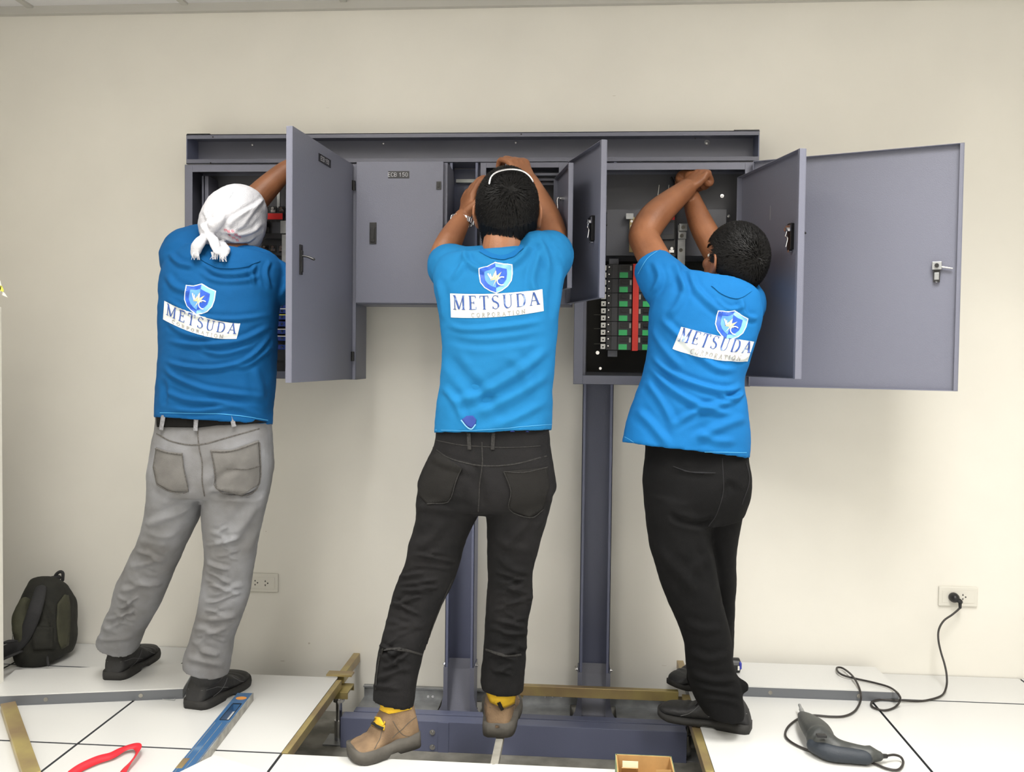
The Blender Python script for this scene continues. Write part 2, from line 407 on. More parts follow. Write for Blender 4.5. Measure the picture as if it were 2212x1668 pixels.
def post(px0, px1, label):
    t = empty('steel_post', label, 'post', 'posts carrying the panels')
    a = at(px0, 1000, -.14).x; b = at(px1, 1000, -.14).x; yb = -.035; fl = .011
    bm = bmesh.new()
    box(bm, a, b, yb, yb+.003, .0, bz0)
    for s, x in ((1, a), (-1, b)):
        x1 = x+.003*s; box(bm, min(x, x1), max(x, x1), -.14, yb, .0, bz0)
        x2 = x+fl*s; box(bm, min(x, x2), max(x, x2), -.14, -.137, .0, bz0)
    obj('channel', bm, M['steel2'], t, bevel=.0006)
    # foot: web bends forward to the base channel, sides flare out
    bm = bmesh.new(); zf = -.20
    P = [(-.05, .015), (-.062, -.02), (-.12, zf+.05), (-.20, zf)]
    for (y0, z0), (y1, z1) in zip(P, P[1:]):
        v = [bm.verts.new(c) for c in ((a, y0, z0), (b, y0, z0), (b, y1, z1), (a, y1, z1))]; bm.faces.new(v)
        v = [bm.verts.new(c) for c in ((a, y0+.004, z0-.003), (b, y0+.004, z0-.003), (b, y1+.004, z1-.003), (a, y1+.004, z1-.003))]; bm.faces.new(v)
    obj('foot_web', bm, M['steel'], t)
    bm = bmesh.new()
    prof = [(-.004, .012), (-.004, -.09), (-.012, -.13), (-.034, -.165), (-.045, -.172), (-.045, -.20)]
    for s, x in ((1, a), (-1, b)):
        F = []
        for yy in (-.1445, -.1415):
            o = [(x+q[0]*s, yy, q[1]) for q in prof]; i = [(x+fl*s, yy, q[1]) for q in prof]
            F.append([bm.verts.new(c) for c in o]+[bm.verts.new(c) for c in i[::-1]])
        n = len(F[0])
        for f in F: bm.faces.new(f)
        for k in range(n): bm.faces.new((F[0][k], F[0][(k+1) % n], F[1][(k+1) % n], F[1][k]))
        x1 = x-.004*s; box(bm, min(x, x1), max(x, x1), -.142, -.045, -.19, .012)
    obj('foot_flange', bm, M['steel'], t)
    bm = bmesh.new()
    for s, x in ((-1, a-.004), (1, b+.004)):
        for z, y in ((.008, -.1), (-.15, -.1)): bolt(t, (x, y, z), (s, 0, 0), .006)
    return a, b
pa = post(965, 1027, 'blue-grey steel channel post behind the middle person, left of the other post')
pb_ = post(1257, 1323, 'blue-grey steel channel post standing between the middle and the right person')
q = at(997, 368, -.13)
tag(bx('tape_strip', M['print'], None, pa[0]+.012, pa[1]-.012, -.058, -.0352, 1.752, 1.764), 'short white tape strip at the top of the left post channel', 'tape')

# base channel in the floor opening
t = empty('base_channel', 'blue-grey steel base channel lying in the floor opening under both posts', 'beam')
A = at(655, 1548, -.30); B = at(1545, 1590, -.30); zt = (at(700, 1549, -.30).z+at(1400, 1577, -.3).z)/2; zb = zt-.104
xb0, xb1 = X0+.6+.02, X0+1.8-.005
bm = bmesh.new()
box(bm, xb0, xb1, -.304, -.30, zb, zt); box(bm, xb0, xb1, -.30, -.25, zt-.004, zt); box(bm, xb0, xb1, -.30, -.25, zb, zb+.004)
obj('front_channel', bm, M['steel2'], t, bevel=.001)
bm = bmesh.new()
zr = at(900, 1541, -.2).z
box(bm, xb0+.02, xb1, -.204, -.20, zb, zr); box(bm, xb0+.02, xb1, -.20, -.165, zr-.004, zr)
obj('rear_channel', bm, M['steel2'], t, bevel=.001)
bm = bmesh.new(); q = at(950, 1600, -.304)
box(bm, q.x-.006, q.x+.03, -.3065, -.304, zb, zt-.002)
obj('splice_plate', bm, M['steel2'], t)
bm = bmesh.new()
for px, py in ((934, 1582), (934, 1614)):
    q = at(px, py, -.306); bolt(t, (q.x, -.306, q.z), (0, -1, 0), .006)
for px in (913, 947, 1222, 1340, 1470):
    q = at(px, 1555, -.2); bolt(t, (q.x, -.204, zr-.012), (0, -1, 0), .005)
# galvanised trunking along the foot of the wall
t = empty('cable_trunking', 'galvanised steel trunking at the foot of the wall inside the floor opening', 'trunking')
zt2 = at(900, 1488, -.03).z
bm = bmesh.new()
zl = at(900, 1543, -.15).z
box(bm, X0+.63, X0+1.85, -.022, -.003, zt2-.005, zt2); box(bm, X0+.63, X0+1.85, -.006, -.003, zl, zt2)
for a_, b_ in ((X0+.63, pa[0]-.03), (pa[1]+.03, pb_[0]-.03), (pb_[1]+.03, X0+1.85)):
    box(bm, a_, b_, -.15, -.006, zl-.003, zl); box(bm, a_, b_, -.152, -.149, zl-.012, zl+.002)
obj('body', bm, M['galv'], t)
for px in (925, 935, 1178, 1194, 1212, 1425): q = at(px, 1505, -.006); bolt(t, (q.x, -.006, q.z), (0, -1, 0), .003, .004, 'screw')

# floor stringers and pedestals
def stringer(label, x0, x1, y0, y1, m=M['brass'], z=-.036, h=.03, lip=True):
    bm = bmesh.new(); box(bm, x0, x1, y0, y1, z-h, z)
    return tag(obj('floor_stringer', bm, m, bevel=.0015), label, 'floor stringer', 'raised floor stringers')
stringer('yellow zinc floor stringer under the tile edge left of the opening', X0+.6-.012, X0+.6+.014, L3+.01, SY-.02, z=-.002, h=.03)
stringer('yellow zinc floor stringer running into the wall behind the left pedestal', X0+.6-.012, X0+.6+.012, SY+.02, -.004, z=.004, h=.034)
stringer('yellow zinc floor stringer crossing behind the ankles of the middle and right persons', X0+1.2+.03, X0+1.8-.03, SY-.012, SY+.012, z=.0, h=.034)
stringer('dark tarnished floor stringer under the right boot of the middle person', X0+1.2-.011, X0+1.2+.011, L3-.004, SY-.08, m=M['concrete'], z=-.004, h=.022)
stringer('dark brass floor stringer under the tile edge right of the opening', X0+1.8-.02, X0+1.8+.012, L3+.02, SY-.02, z=-.004, h=.03)
stringer('short zinc stringer end standing up behind the left heel of the right person', X0+1.8-.012, X0+1.8+.012, SY+.10, -.03, z=.03, h=.03)
def pedestal(x, y, label):
    t = empty('floor_pedestal', label, 'pedestal', 'raised floor pedestals')
    bm = bmesh.new(); box(bm, x-.042, x+.042, y-.042, y+.042, -.042, -.036)
    for s in (-1, 1):
        box(bm, x-.042, x+.042, y+s*.042-.002, y+s*.042+.002, -.06, -.036)
    obj('head', bm, M['brass'], t, bevel=.001)
    bm = bmesh.new(); cyl(bm, (x, y, ZS), (x, y, -.04), .011); cyl(bm, (x, y, ZS), (x, y, -.15), .016)
    cyl(bm, (x, y, -.085), (x, y, -.075), .02, 6)
    obj('threaded_rod', bm, M['chrome'], t)
    bx('foot', M['galv'], t, x-.045, x+.045, y-.045, y+.045, ZS, ZS+.004)
pedestal(X0+.6, SY, 'yellow zinc floor pedestal at the left end of the wall side gap')
pedestal(X0+1.2, SY, 'zinc floor pedestal behind the legs of the middle person')
pedestal(X0+1.8, SY, 'zinc floor pedestal under the rear shoe of the right person')
q = atz(725, 1452, .03)
tag(bx('stringer_clamp', M['brass'], None, X0+.6-.045, X0+.6+.045, SY-.005, SY+.035, .004, .010), 'yellow zinc clamp plate on top of the left floor pedestal', 'clamp')

# loose floor pieces
def tilepiece(label, corners, th=.036, z=.0):
    t = empty('floor_panel', label, 'floor panel', 'loose floor panels')
    c = [V((p.x, p.y, 0)) for p in corners]; cen = sum(c, V())/4
    def prism(bm, c, z0, z1):
        a = [bm.verts.new((p.x, p.y, z0)) for p in c]; b = [bm.verts.new((p.x, p.y, z1)) for p in c]
        bm.faces.new(a[::-1]); bm.faces.new(b)
        for i in range(4): bm.faces.new((a[i], a[(i+1) % 4], b[(i+1) % 4], b[i]))
    bm = bmesh.new(); prism(bm, c, z+th-.004, z+th); obj('laminate_top', bm, M['tile'], t)
    bm = bmesh.new(); prism(bm, [cen+(p-cen)*.992 for p in c], z+.002, z+th-.0042)
    prism(bm, [cen+(p-cen)*1.0 for p in c], z, z+.003)
    obj('steel_pan', bm, M['tiledge'], t)
    bm = bmesh.new(); a, b = c[0], c[1]; d = (b-a).normalized(); n = V((d.y, -d.x, 0)); n = n if n.y < 0 else -n
    for f in (.3, .78):
        p = a.lerp(b, f)+n*.0003+V((0, 0, z+th*.45)); cyl(bm, p-n*.004, p+n*.001, .0065, 20)
    obj('punched_hole', bm, M['concrete'], t)
    return t
f1 = atz(396, 1486, .036); f0 = atz(0, 1502, .036); d = (f0-f1).normalized(); nb = V((-d.y, d.x, 0)); nb = nb if nb.y > 0 else -nb
w_ = .235
tilepiece('loose white-topped floor strip under the left heel of the left person', [f1+d*.6, f1, f1+nb*w_, f1+d*.6+nb*w_])
f1 = atz(1944, 1494, .036); f0 = atz(1615, 1482, .036); d = (f0-f1).normalized(); nb = V((-d.y, d.x, 0)); nb = nb if nb.y > 0 else -nb
w_ = min(.235, (-.012-f1.y)/nb.y)
tilepiece('loose white-topped floor strip lying by the wall right of the right person', [f1+d*.6, f1, f1+nb*w_, f1+d*.6+nb*w_])
def sheet(label, P):
    c = [atz(p[0], p[1], .036) for p in P]
    return tilepiece(label, c)
a = atz(463, 1631, .036); b = atz(575, 1667, .036); d = (b-a).normalized(); n = V((d.y, -d.x, 0)); n = n if n.y < 0 else -n
tilepiece('loose white floor panel at the bottom edge, beside the near end of the blue level', [a, a+d*.6, a+d*.6+n*.5, a+n*.5])
a = atz(1075, 1652, .004); b = atz(965, 1668, .004); d = (b-a).normalized(); n = V((d.y, -d.x, 0)); n = n if n.y < 0 else -n
c4 = [a, a+d*.45, a+d*.45+n*.5, a+n*.5]
bm = bmesh.new()
lo = [bm.verts.new((p.x, p.y, .0005)) for p in c4]; hi = [bm.verts.new((p.x, p.y, .006)) for p in c4]
bm.faces.new(lo[::-1]); bm.faces.new(hi)
for i in range(4): bm.faces.new((lo[i], lo[(i+1) % 4], hi[(i+1) % 4], hi[i]))
o = tag(obj('cover_board', bm, M['tile']), 'thin white board lying on the floor at the bottom edge below the middle person', 'board')

# ================================================================== ELECTRICAL PANELS
YFc, YBc = -.29, -.1435
def text_strokes(bm, s, org, ux, uz, h, wd=.12, gap=.25):
    """simple sans lettering made of flat bars; ux, uz unit vectors, h letter height"""
    L = {'E': [((.0, 0), (.0, 1)), ((0, 1), (.55, 1)), ((0, .5), (.5, .5)), ((0, 0), (.55, 0))],
         'C': [((.6, .85), (.45, 1)), ((.45, 1), (.15, 1)), ((.15, 1), (0, .8)), ((0, .8), (0, .2)), ((0, .2), (.15, 0)), ((.15, 0), (.45, 0)), ((.45, 0), (.6, .15))],
         'B': [((0, 0), (0, 1)), ((0, 1), (.4, 1)), ((.4, 1), (.55, .88)), ((.55, .88), (.55, .62)), ((.55, .62), (.42, .52)), ((0, .52), (.42, .52)), ((.42, .52), (.58, .4)), ((.58, .4), (.58, .12)), ((.58, .12), (.42, 0)), ((.42, 0), (0, 0))],
         '1': [((.3, 0), (.3, 1)), ((.3, 1), (.1, .78))],
         '5': [((.55, 1), (.08, 1)), ((.08, 1), (.04, .55)), ((.04, .55), (.35, .62)), ((.35, .62), (.55, .48)), ((.55, .48), (.55, .15)), ((.55, .15), (.38, 0)), ((.38, 0), (.12, 0)), ((.12, 0), (0, .15))],
         '0': [((.12, 0), (0, .2)), ((0, .2), (0, .8)), ((0, .8), (.12, 1)), ((.12, 1), (.42, 1)), ((.42, 1), (.55, .8)), ((.55, .8), (.55, .2)), ((.55, .2), (.42, 0)), ((.42, 0), (.12, 0))]}
    x = 0; nrm = ux.cross(uz).normalized()
    for ch in s:
        for a, b in L.get(ch, []):
            A = org+ux*(x+a[0])*h+uz*a[1]*h; B = org+ux*(x+b[0])*h+uz*b[1]*h
            d = (B-A).normalized(); A = A-d*wd*h*.5; B = B+d*wd*h*.5; s_ = d.cross(nrm)*wd*h*.5
            bm.faces.new([bm.verts.new(p) for p in (A-s_, B-s_, B+s_, A+s_)])
        x += .62+gap if ch != ' ' else .5
def shell(bm, x0, x1, z0, z1, fr=(.027, .027, .025, .025), y0=YFc, y1=YBc, t=.002):
    l, r, b, u = fr
    box(bm, x0, x1, y1-t, y1, z0, z1)
    box(bm, x0, x0+t, y0, y1, z0, z1); box(bm, x1-t, x1, y0, y1, z0, z1)
    box(bm, x0, x1, y0, y1, z0, z0+t); box(bm, x0, x1, y0, y1, z1-t, z1)
    box(bm, x0, x0+l, y0, y0+t, z0, z1); box(bm, x1-r, x1, y0, y0+t, z0, z1)
    box(bm, x0+l, x1-r, y0, y0+t, z0, z0+b); box(bm, x0+l, x1-r, y0, y0+t, z1-u, z1)
def make_door(parent, H, E, z0, z1, m=M['steel'], dep=.018, name='door'):
    """H hinge xy, E free edge xy; outer face looks to +X side (right of hinge->edge reversed)"""
    H, E = V((H[0], H[1], 0)), V((E[0], E[1], 0)); L = (E-H).length; u = (E-H).normalized()
    n = V((-u.y, u.x, 0))         # outward normal of the outer face
    if n.dot(V((1, 0, 0))) < 0 and abs(u.x) < .99: n = -n
    Mx = Matrix(((u.x, -n.x, 0, H.x), (u.y, -n.y, 0, H.y), (0, 0, 1, 0), (0, 0, 0, 1)))   # local: x along door, y inward, z up
    bm = bmesh.new(); t = .002
    box(bm, 0, L, 0, t, z0, z1, Mx); box(bm, 0, t, t, dep, z0, z1, Mx); box(bm, L-t, L, t, dep, z0, z1, Mx)
    box(bm, t, L-t, t, dep, z0, z0+t, Mx); box(bm, t, L-t, t, dep, z1-t, z1, Mx)
    box(bm, L-.012, L-t, dep-t, dep, z0, z1, Mx)
    d = obj(name, bm, m, parent, bevel=.0006)
    return d, Mx, L, n, u
def locate(px, py, Mx):
    P = Mx @ V((0, 0, 0)); n = (Mx.to_3x3() @ V((0, 1, 0))); w = onplane(px, py, P, n); l = Mx.inverted() @ w; return l.x, l.z
def latch_out(door, Mx, x, z, h=.08, w=.016, lever=True):
    bm = bmesh.new(); box(bm, x-w/2, x+w/2, -.004, 0, z-h/2, z+h/2, Mx)
    box(bm, x-w*.32, x+w*.32, -.007, -.003, z-h*.42, z+h*.3, Mx)
    hd = obj('door_handle', bm, M['black'], door, bevel=.001)
    bm = bmesh.new()
    if lever:
        tube(bm, [Mx @ V((x, -.006, z+h*.12)), Mx @ V((x-.002, -.02, z+h*.1)), Mx @ V((x-.004, -.038, z+h*.02))], [.004, .0045, .0055], 10, flat=(1, .7))
    else:
        box(bm, x-w*.22, x+w*.22, -.009, -.006, z-h*.28, z+h*.2, Mx); box(bm, x-w*.34, x+w*.34, -.008, -.005, z+h*.2, z+h*.27, Mx)
    obj('handle_lever', bm, M['black'], door)
def latch_in(door, Mx, x, z, s=1.0):
    bm = bmesh.new(); box(bm, x-.011*s, x+.011*s, .002, .013, z-.04*s, z+.036*s, Mx)
    obj('latch_body', bm, M['black'], door, bevel=.001)
    bm = bmesh.new()
    box(bm, x-.013*s, x+.013*s, .013, .017, z+.012*s, z+.03*s, Mx)
    cyl(bm, Mx @ V((x, .012, z+.018*s)), Mx @ V((x, .026, z+.018*s)), .006*s)
    pts = [(x, z+.012*s), (x-.007*s, z), (x+.006*s, z-.008*s), (x-.003*s, z-.03*s)]
    tube(bm, [Mx @ V((p[0], .02, p[1])) for p in pts], [.0022]*4, 8)
    cyl(bm, Mx @ V((x, .004, z-.044*s)), Mx @ V((x, .014, z-.044*s)), .004*s)
    obj('latch_bar', bm, M['chrome'], door)
def nameplate(door, Mx, p0, p1, text, lift=.0015):
    x0, z1 = p0; x1, z0 = p1
    if x1 < x0: x0, x1 = x1, x0
    bm = bmesh.new(); box(bm, x0, x1, -lift, 0, z0, z1, Mx); pl = obj('name_plate', bm, M['plate'], door)
    R3 = Mx.to_3x3(); ux = -(R3 @ V((1, 0, 0))); uz = V((0, 0, 1)); h = (z1-z0)*.52
    W = len(text)*.84*h
    org = Mx @ V(((x0+x1)/2+W/2, -lift-.0006, (z0+z1)/2-h/2))
    bm = bmesh.new(); text_strokes(bm, text, org, ux, uz, h, wd=.11)
    obj('lettering', bm, M['platetxt'], pl)
def hinge(door, Mx, z, L=.032):
    bm = bmesh.new(); cyl(bm, Mx @ V((.002, -.004, z-L/2)), Mx @ V((.002, -.004, z+L/2)), .0045, 12)
    box(bm, 0, .012, -.002, 0, z-L/2, z+L/2, Mx)
    obj('hinge', bm, M['black'], door)

def rowbreakers(cab, x0, z0, n, pitch, side=1, y=-.232):
    """moulded branch breakers stacked in a column; side +1: terminals on the left"""
    for i in range(n):
        z = z0-i*pitch; s = side
        def X(a, b): return (x0+a, x0+b) if s > 0 else (x0-b, x0-a)
        bm = bmesh.new()
        box(bm, *X(.0, .085), y, YBc-.01, z-pitch+.0008, z-.0008); box(bm, *X(.017, .037), y-.006, y, z-pitch+.0008, z-.0008)
        box(bm, *X(.040, .0845), y-.011, y, z-pitch+.0012, z-.0012)
        b = obj('branch_breaker', bm, M['breaker'], cab, bevel=.0006)
        bm = bmesh.new(); box(bm, *X(.044, .075), y-.0125, y-.011, z-pitch*.46, z-.004); box(bm, *X(.05, .066), y-.018, y-.0125, z-pitch*.34, z-pitch*.2)
        obj('toggle', bm, M['black'], b)
        bm = bmesh.new(); box(bm, *X(.042, .070), y-.0135, y-.0108, z-pitch*.96, z-pitch*.58)
        obj('status_tag', bm, M['green'], b)
        bm = bmesh.new(); box(bm, *X(.077, .083), y-.0125, y-.0108, z-pitch*.45, z-pitch*.12)
        obj('rating_label', bm, M['alu'], b)
        for k in (.25, .75):
            zz = z-pitch*k
            bm = bmesh.new(); box(bm, *X(-.018, -.002), y-.002, y+.02, zz-.0085, zz+.0085)
            tm = obj('terminal', bm, M['white'], b, bevel=.001)
            bm = bmesh.new(); xm = sum(X(.001, .013))/2; cyl(bm, (xm, y-.009, zz), (xm, y+.002, zz), .0065, 12); cyl(bm, (sum(X(-.014, -.006))/2, y-.0035, zz-.001), (sum(X(-.014, -.006))/2, y-.0018, zz-.001), .0028, 10)
            obj('terminal_screw', bm, M['black'], b)
            bm = bmesh.new(); cyl(bm, (xm, y-.0105, zz+.002), (xm, y-.008, zz+.002), .0022, 8); obj('screw_head', bm, M['chrome'], b)

def main_breaker(cab, xc, ztop, w, h, y=-.235):
    bm = bmesh.new()
    box(bm, xc-w/2, xc+w/2, y, YBc-.01, ztop-h, ztop)
    box(bm, xc-w*.36, xc+w*.44, y-.014, y, ztop-h*.66, ztop-h*.12)
    b = obj('main_breaker', bm, M['breaker'], cab, bevel=.002)
    bm = bmesh.new(); box(bm, xc-w*.34, xc+w*.42, y-.0155, y-.0138, ztop-h*.26, ztop-h*.135); obj('red_sticker', bm, M['redtag'], b)
    bm = bmesh.new(); box(bm, xc-w*.3, xc-w*.1, y-.017, y-.014, ztop-h*.56, ztop-h*.3); box(bm, xc-w*.25, xc-w*.15, y-.032, y-.015, ztop-h*.42, ztop-h*.33); obj('toggle', bm, M['black'], b)
    bm = bmesh.new(); box(bm, xc+.0, xc+w*.38, y-.0153, y-.0138, ztop-h*.55, ztop-h*.32); obj('rating_plate', bm, M['pan'], b)
    for zz in (ztop-h*.86, ztop-h*.05):
        bm = bmesh.new()
        for k in (-.34, 0, .34): box(bm, xc+k*w-w*.13, xc+k*w+w*.13, y-.003, y+.001, zz-h*.07, zz+h*.07)
        obj('terminal_pocket', bm, M['black'], b)
        bm = bmesh.new()
        for k in (-.34, 0, .34):
            box(bm, xc+k*w-w*.09, xc+k*w+w*.09, y-.006, y-.003, zz-h*.055, zz-.0)
            cyl(bm, (xc+k*w, y-.012, zz+.004), (xc+k*w, y-.004, zz+.004), .005, 12)
        obj('terminal_screw', bm, M['chrome'], b)

# ---- left panel
t = empty('electrical_panel', 'tall grey breaker panel behind the left person, its single door swung open', 'electrical panel', 'wall panels')
x0, x1, z0, z1 = at(399, 500, YFc).x, at(770.5, 500, YFc).x, 1.041, 1.77
bm = bmesh.new(); shell(bm, x0, x1, z0, z1); body = obj('housing', bm, M['steel'], t, bevel=.0008)
bx('back_plate', M['inside'], t, x0+.004, x1-.004, -.1475, -.146, z0+.01, z1-.01)
bm = bmesh.new()
for a, b in ((.037, .043), (.048, .060)): box(bm, x0+a, x0+b, -.235, -.15, z0+.03, z1-.028)
obj('side_rail', bm, M['steel'], t)
bx('breaker_pan', M['pan'], t, x0+.10, x1-.08, -.165, -.148, z0+.06, z1-.12)
ms = at(590, 450, -.24)
main_breaker(t, ms.x, at(590, 448, -.24).z, .088, .165)
for k, zz in enumerate((1.652, 1.66)):
    bx('cable_lug', M['galv'], t, ms.x-.03+k*.04, ms.x-.02+k*.04, -.23, -.22, 1.60, 1.70)
bm = bmesh.new()
q0 = at(612, 478, -.25); q1 = at(612, 505, -.25)
box(bm, q0.x-.006, q0.x+.02, -.262, -.22, q1.z, q0.z); box(bm, q0.x-.002, q0.x+.016, -.258, -.22, q1.z-.12, q1.z-.004)
obj('bus_bar', bm, M['galv'], t)
for i, (py, c) in enumerate(((648, 'redtag'), (661, 'bluep'), (672, 'bluep'), (685, 'bluep'), (700, 'bluep'), (716, 'bluep'), (731, 'bluep'), (750, 'bluep'))):
    q = at(606, py, -.24)
    b = bx('branch_breaker', M['navy'] if c == 'bluep' else M['redtag'], t, q.x-.05, q.x+.03, -.245, -.16, q.z-.0085, q.z+.0085, bevel=.001)
    if i in (2, 3, 5, 6):
        bx('white_strip', M['yellow'] if i == 3 else M['white'], b, q.x-.05, q.x+.03, -.2465, -.2445, q.z+.006, q.z+.009)
    bm = bmesh.new(); cyl(bm, (q.x+.008, -.25, q.z), (q.x+.008, -.244, q.z), .004, 12); obj('screw', bm, M['chrome'], b)
hx = x1-.012; E_ = at(631, 560, -.80)
door, Mx, L, n, u = make_door(t, (hx, YFc-.006), (E_.x, -.80), z0+.002, z1-.004, dep=.019)
x, z = locate(649, 561, Mx); latch_out(door, Mx, x, z, h=.086, w=.019)
a = locate(688, 346, Mx); b = locate(714, 347, Mx)
pz = locate(701, 347, Mx)[1]
nameplate(door, Mx, (b[0], pz+.012), (a[0], pz-.012), 'ECB 150')
for py in (402, 770): hinge(door, Mx, at(758, py, YFc).z)

# ---- closed panel ECB 150
t = empty('electrical_panel', 'closed square grey panel with a black plate reading ECB 150', 'electrical panel', 'wall panels')
x0, x1, z0, z1 = at(771.5, 500, YFc).x, at(966, 500, YFc).x, at(860, 658, YFc).z, 1.773
bm = bmesh.new(); shell(bm, x0, x1, z0, z1, (.015, .015, .015, .015)); obj('housing', bm, M['steel'], t, bevel=.0008)
dz0, dz1 = z0+.004, z1
bm = bmesh.new(); Mx = Matrix(((-1, 0, 0, x1-.012), (0, 1, 0, YFc-.019), (0, 0, 1, 0), (0, 0, 0, 1)))
dL = x1-.012-x0-.001
Mx = Matrix(((-1, 0, 0, x1-.012), (0, 1, 0, YFc-.019), (0, 0, 1, 0), (0, 0, 0, 1)))
box(bm, 0, dL, 0, .018, dz0, dz1, Mx)
door = obj('door', bm, M['steel'], t, bevel=.0012)
x, z = locate(806, 504, Mx); latch_out(door, Mx, x, z, h=.072, w=.023, lever=False)
a = locate(839, 370, Mx); b = locate(884, 385, Mx); nameplate(door, Mx, (b[0], a[1]), (a[0], b[1]), 'ECB 150')
hp = locate(948, 401, Mx); bm = bmesh.new(); box(bm, hp[0]-.008, hp[0]+.008, -.003, 0, hp[1]-.013, hp[1]+.013, Mx); box(bm, hp[0]-.002, hp[0]+.004, -.005, -.002, hp[1]-.006, hp[1]+.006, Mx); obj('hinge', bm, M['black'], door)

# ---- middle panel (small, both doors open)
t = empty('electrical_panel', 'small grey panel behind the head of the middle person, two doors swung open', 'electrical panel', 'wall panels')
x0, x1, z0, z1 = at(1036, 500, YFc).x, at(1238, 500, YFc).x, at(1100, 658, YFc).z, 1.773
bm = bmesh.new(); shell(bm, x0, x1, z0, z1, (.02, .05, .02, .018)); obj('housing', bm, M['steel'], t, bevel=.0008)
bx('back_plate', M['inside'], t, x0+.004, x1-.004, -.1475, -.146, z0+.01, z1-.01)
bm = bmesh.new()
for k, (dz, yy) in enumerate(((.03, -.262), (.042, -.235), (.052, -.21))): box(bm, x0+.02, x1-.05, yy, yy+.012, z1-dz-.008, z1-dz)
obj('top_rail', bm, M['steel'], t)
main_breaker(t, (x0+x1)/2-.02, z1-.12, .09, .2)
bm = bmesh.new(); q = at(1184, 425, -.16); bolt(t, (q.x, -.148, q.z), (0, -1, 0), .005)
E_ = at(1309, 500, -.60)
door, Mx, L, n, u = make_door(t, (x1-.004, YFc-.006), (E_.x, -.60), z0+.003, z1-.003, dep=.018)
x, z = locate(1284, 492, Mx); latch_in(door, Mx, x, z)
latch_out(door, Mx, x, z+.01, h=.07, w=.018)
E_ = at(1237, 500, -.53)
door, Mx, L, n, u = make_door(t, (x1-.052, YFc+.004), (E_.x, -.53), z0+.038, z1-.055, dep=.015, name='inner_door')
x, z = locate(1219, 438, Mx); bm = bmesh.new()
tube(bm, [Mx @ V((x, .004, z+.012)), Mx @ V((x, .022, z+.012)), Mx @ V((x+.004, .022, z-.02))], [.004, .004, .0025], 10); cyl(bm, Mx @ V((x, .002, z+.012)), Mx @ V((x, .012, z+.012)), .008)
obj('latch_bar', bm, M['chrome'], door)
bm = bmesh.new(); tube(bm, [Mx @ V((x, -.001, z+.012)), Mx @ V((x, -.018, z+.008))], [.006, .004], 10); obj('door_handle', bm, M['black'], door)

# ---- right panel
t = empty('electrical_panel', 'tall grey breaker panel in front of the right person, with green tagged breakers', 'electrical panel', 'wall panels')
x0, x1, z0, z1 = at(1240, 700, YFc).x, at(1627, 500, YFc).x, 1.036, 1.77
bm = bmesh.new(); shell(bm, x0, x1, z0, z1, (.031, .03, .03, .024)); obj('housing', bm, M['steel'], t, bevel=.0008)
bx('back_plate', M['inside'], t, x0+.004, x1-.004, -.1475, -.146, z0+.01, z1-.01)
bx('inner_frame', M['steel'], t, x0+.031, x0+.040, -.26, -.15, z0+.03, z1-.03)
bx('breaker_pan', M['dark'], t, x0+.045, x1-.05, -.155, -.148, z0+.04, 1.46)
q0 = at(1311, 453, -.22); q1 = at(1567, 553, -.22)
bm = bmesh.new(); box(bm, q0.x, q1.x, -.222, -.218, q1.z, q0.z); box(bm, q0.x, q1.x, -.218, -.15, q0.z-.003, q0.z)
obj('cover_plate', bm, M['inside'], t)
bm = bmesh.new()
for px, py, yy, r in ((1561, 422, -.16, .004), (1575, 466, -.16, .0035), (1291, 762, -.17, .004), (1297, 796, -.17, .003)):
    q = at(px, py, yy); bolt(t, (q.x, -.148 if px > 1500 else -.156, q.z), (0, -1, 0), r, .01)
mq = at(1432, 500, -.24)
main_breaker(t, mq.x, at(1432, 448, -.24).z, .088, .165)
bm = bmesh.new()
a = at(1462, 570, -.25); b = at(1482, 486, -.25); box(bm, a.x+.002, b.x-.002, -.252, -.248, a.z-.06, b.z)
obj('bus_bar', bm, M['galv'], t)
bm = bmesh.new(); a = at(1467, 499, -.26); b = at(1484, 484, -.26); box(bm, a.x, b.x, -.268, -.252, a.z, b.z); a = at(1465, 516, -.26); b = at(1482, 502, -.26); box(bm, a.x, b.x, -.264, -.252, a.z, b.z)
bus = obj('cable_lug', bm, M['galv'], t)
bm = bmesh.new()
for px, py in ((1476, 491), (1473, 509), (1472, 539)): q = at(px, py, -.27); bolt(t, (q.x, -.252 if py > 520 else -.268, q.z), (0, -1, 0), .004, .004, 'lug_screw', 'concrete')
# earth bar with screws
bm = bmesh.new(); a = at(1360, 470, -.23); b = at(1369, 545, -.23); box(bm, a.x, b.x, -.24, -.222, b.z, a.z)
eb = obj('earth_bar', bm, M['brass'], t)
bm = bmesh.new(); a = at(1352, 474, -.24); b = at(1368, 462, -.24); box(bm, a.x, b.x, -.25, -.23, a.z, b.z); obj('cable_lug', bm, M['galv'], t)
bm = bmesh.new()
for k in range(6): q = at(1364.5, 467+k*11, -.24); bolt(eb, (q.x, -.24, q.z), (0, -1, 0), .0028, .003, 'screw')
c0 = at(1322, 571, -.235); c1 = at(1322, 602, -.235); pitch = c0.z-c1.z
bmx = at(1313, 600, -.232).x
bm = bmesh.new(); box(bm, bmx+.004, bmx+.036, -.226, -.2, c0.z+.001, c0.z+.02); box(bm, bmx+.004, bmx+.036, -.226, -.2, c0.z-6*pitch-.022, c0.z-6*pitch-.001)
obj('end_bracket', bm, M['inside'], t)
rowbreakers(t, bmx-.003, c0.z, 6, pitch, 1)
bm = bmesh.new(); a = at(1368, 570, -.25); b = at(1377, 758, -.25); box(bm, a.x, b.x+.001, -.252, -.16, b.z, a.z); obj('red_barrier', bm, M['red'], t)
rowbreakers(t, bmx+.188, c0.z, 6, pitch, -1)
bm = bmesh.new()
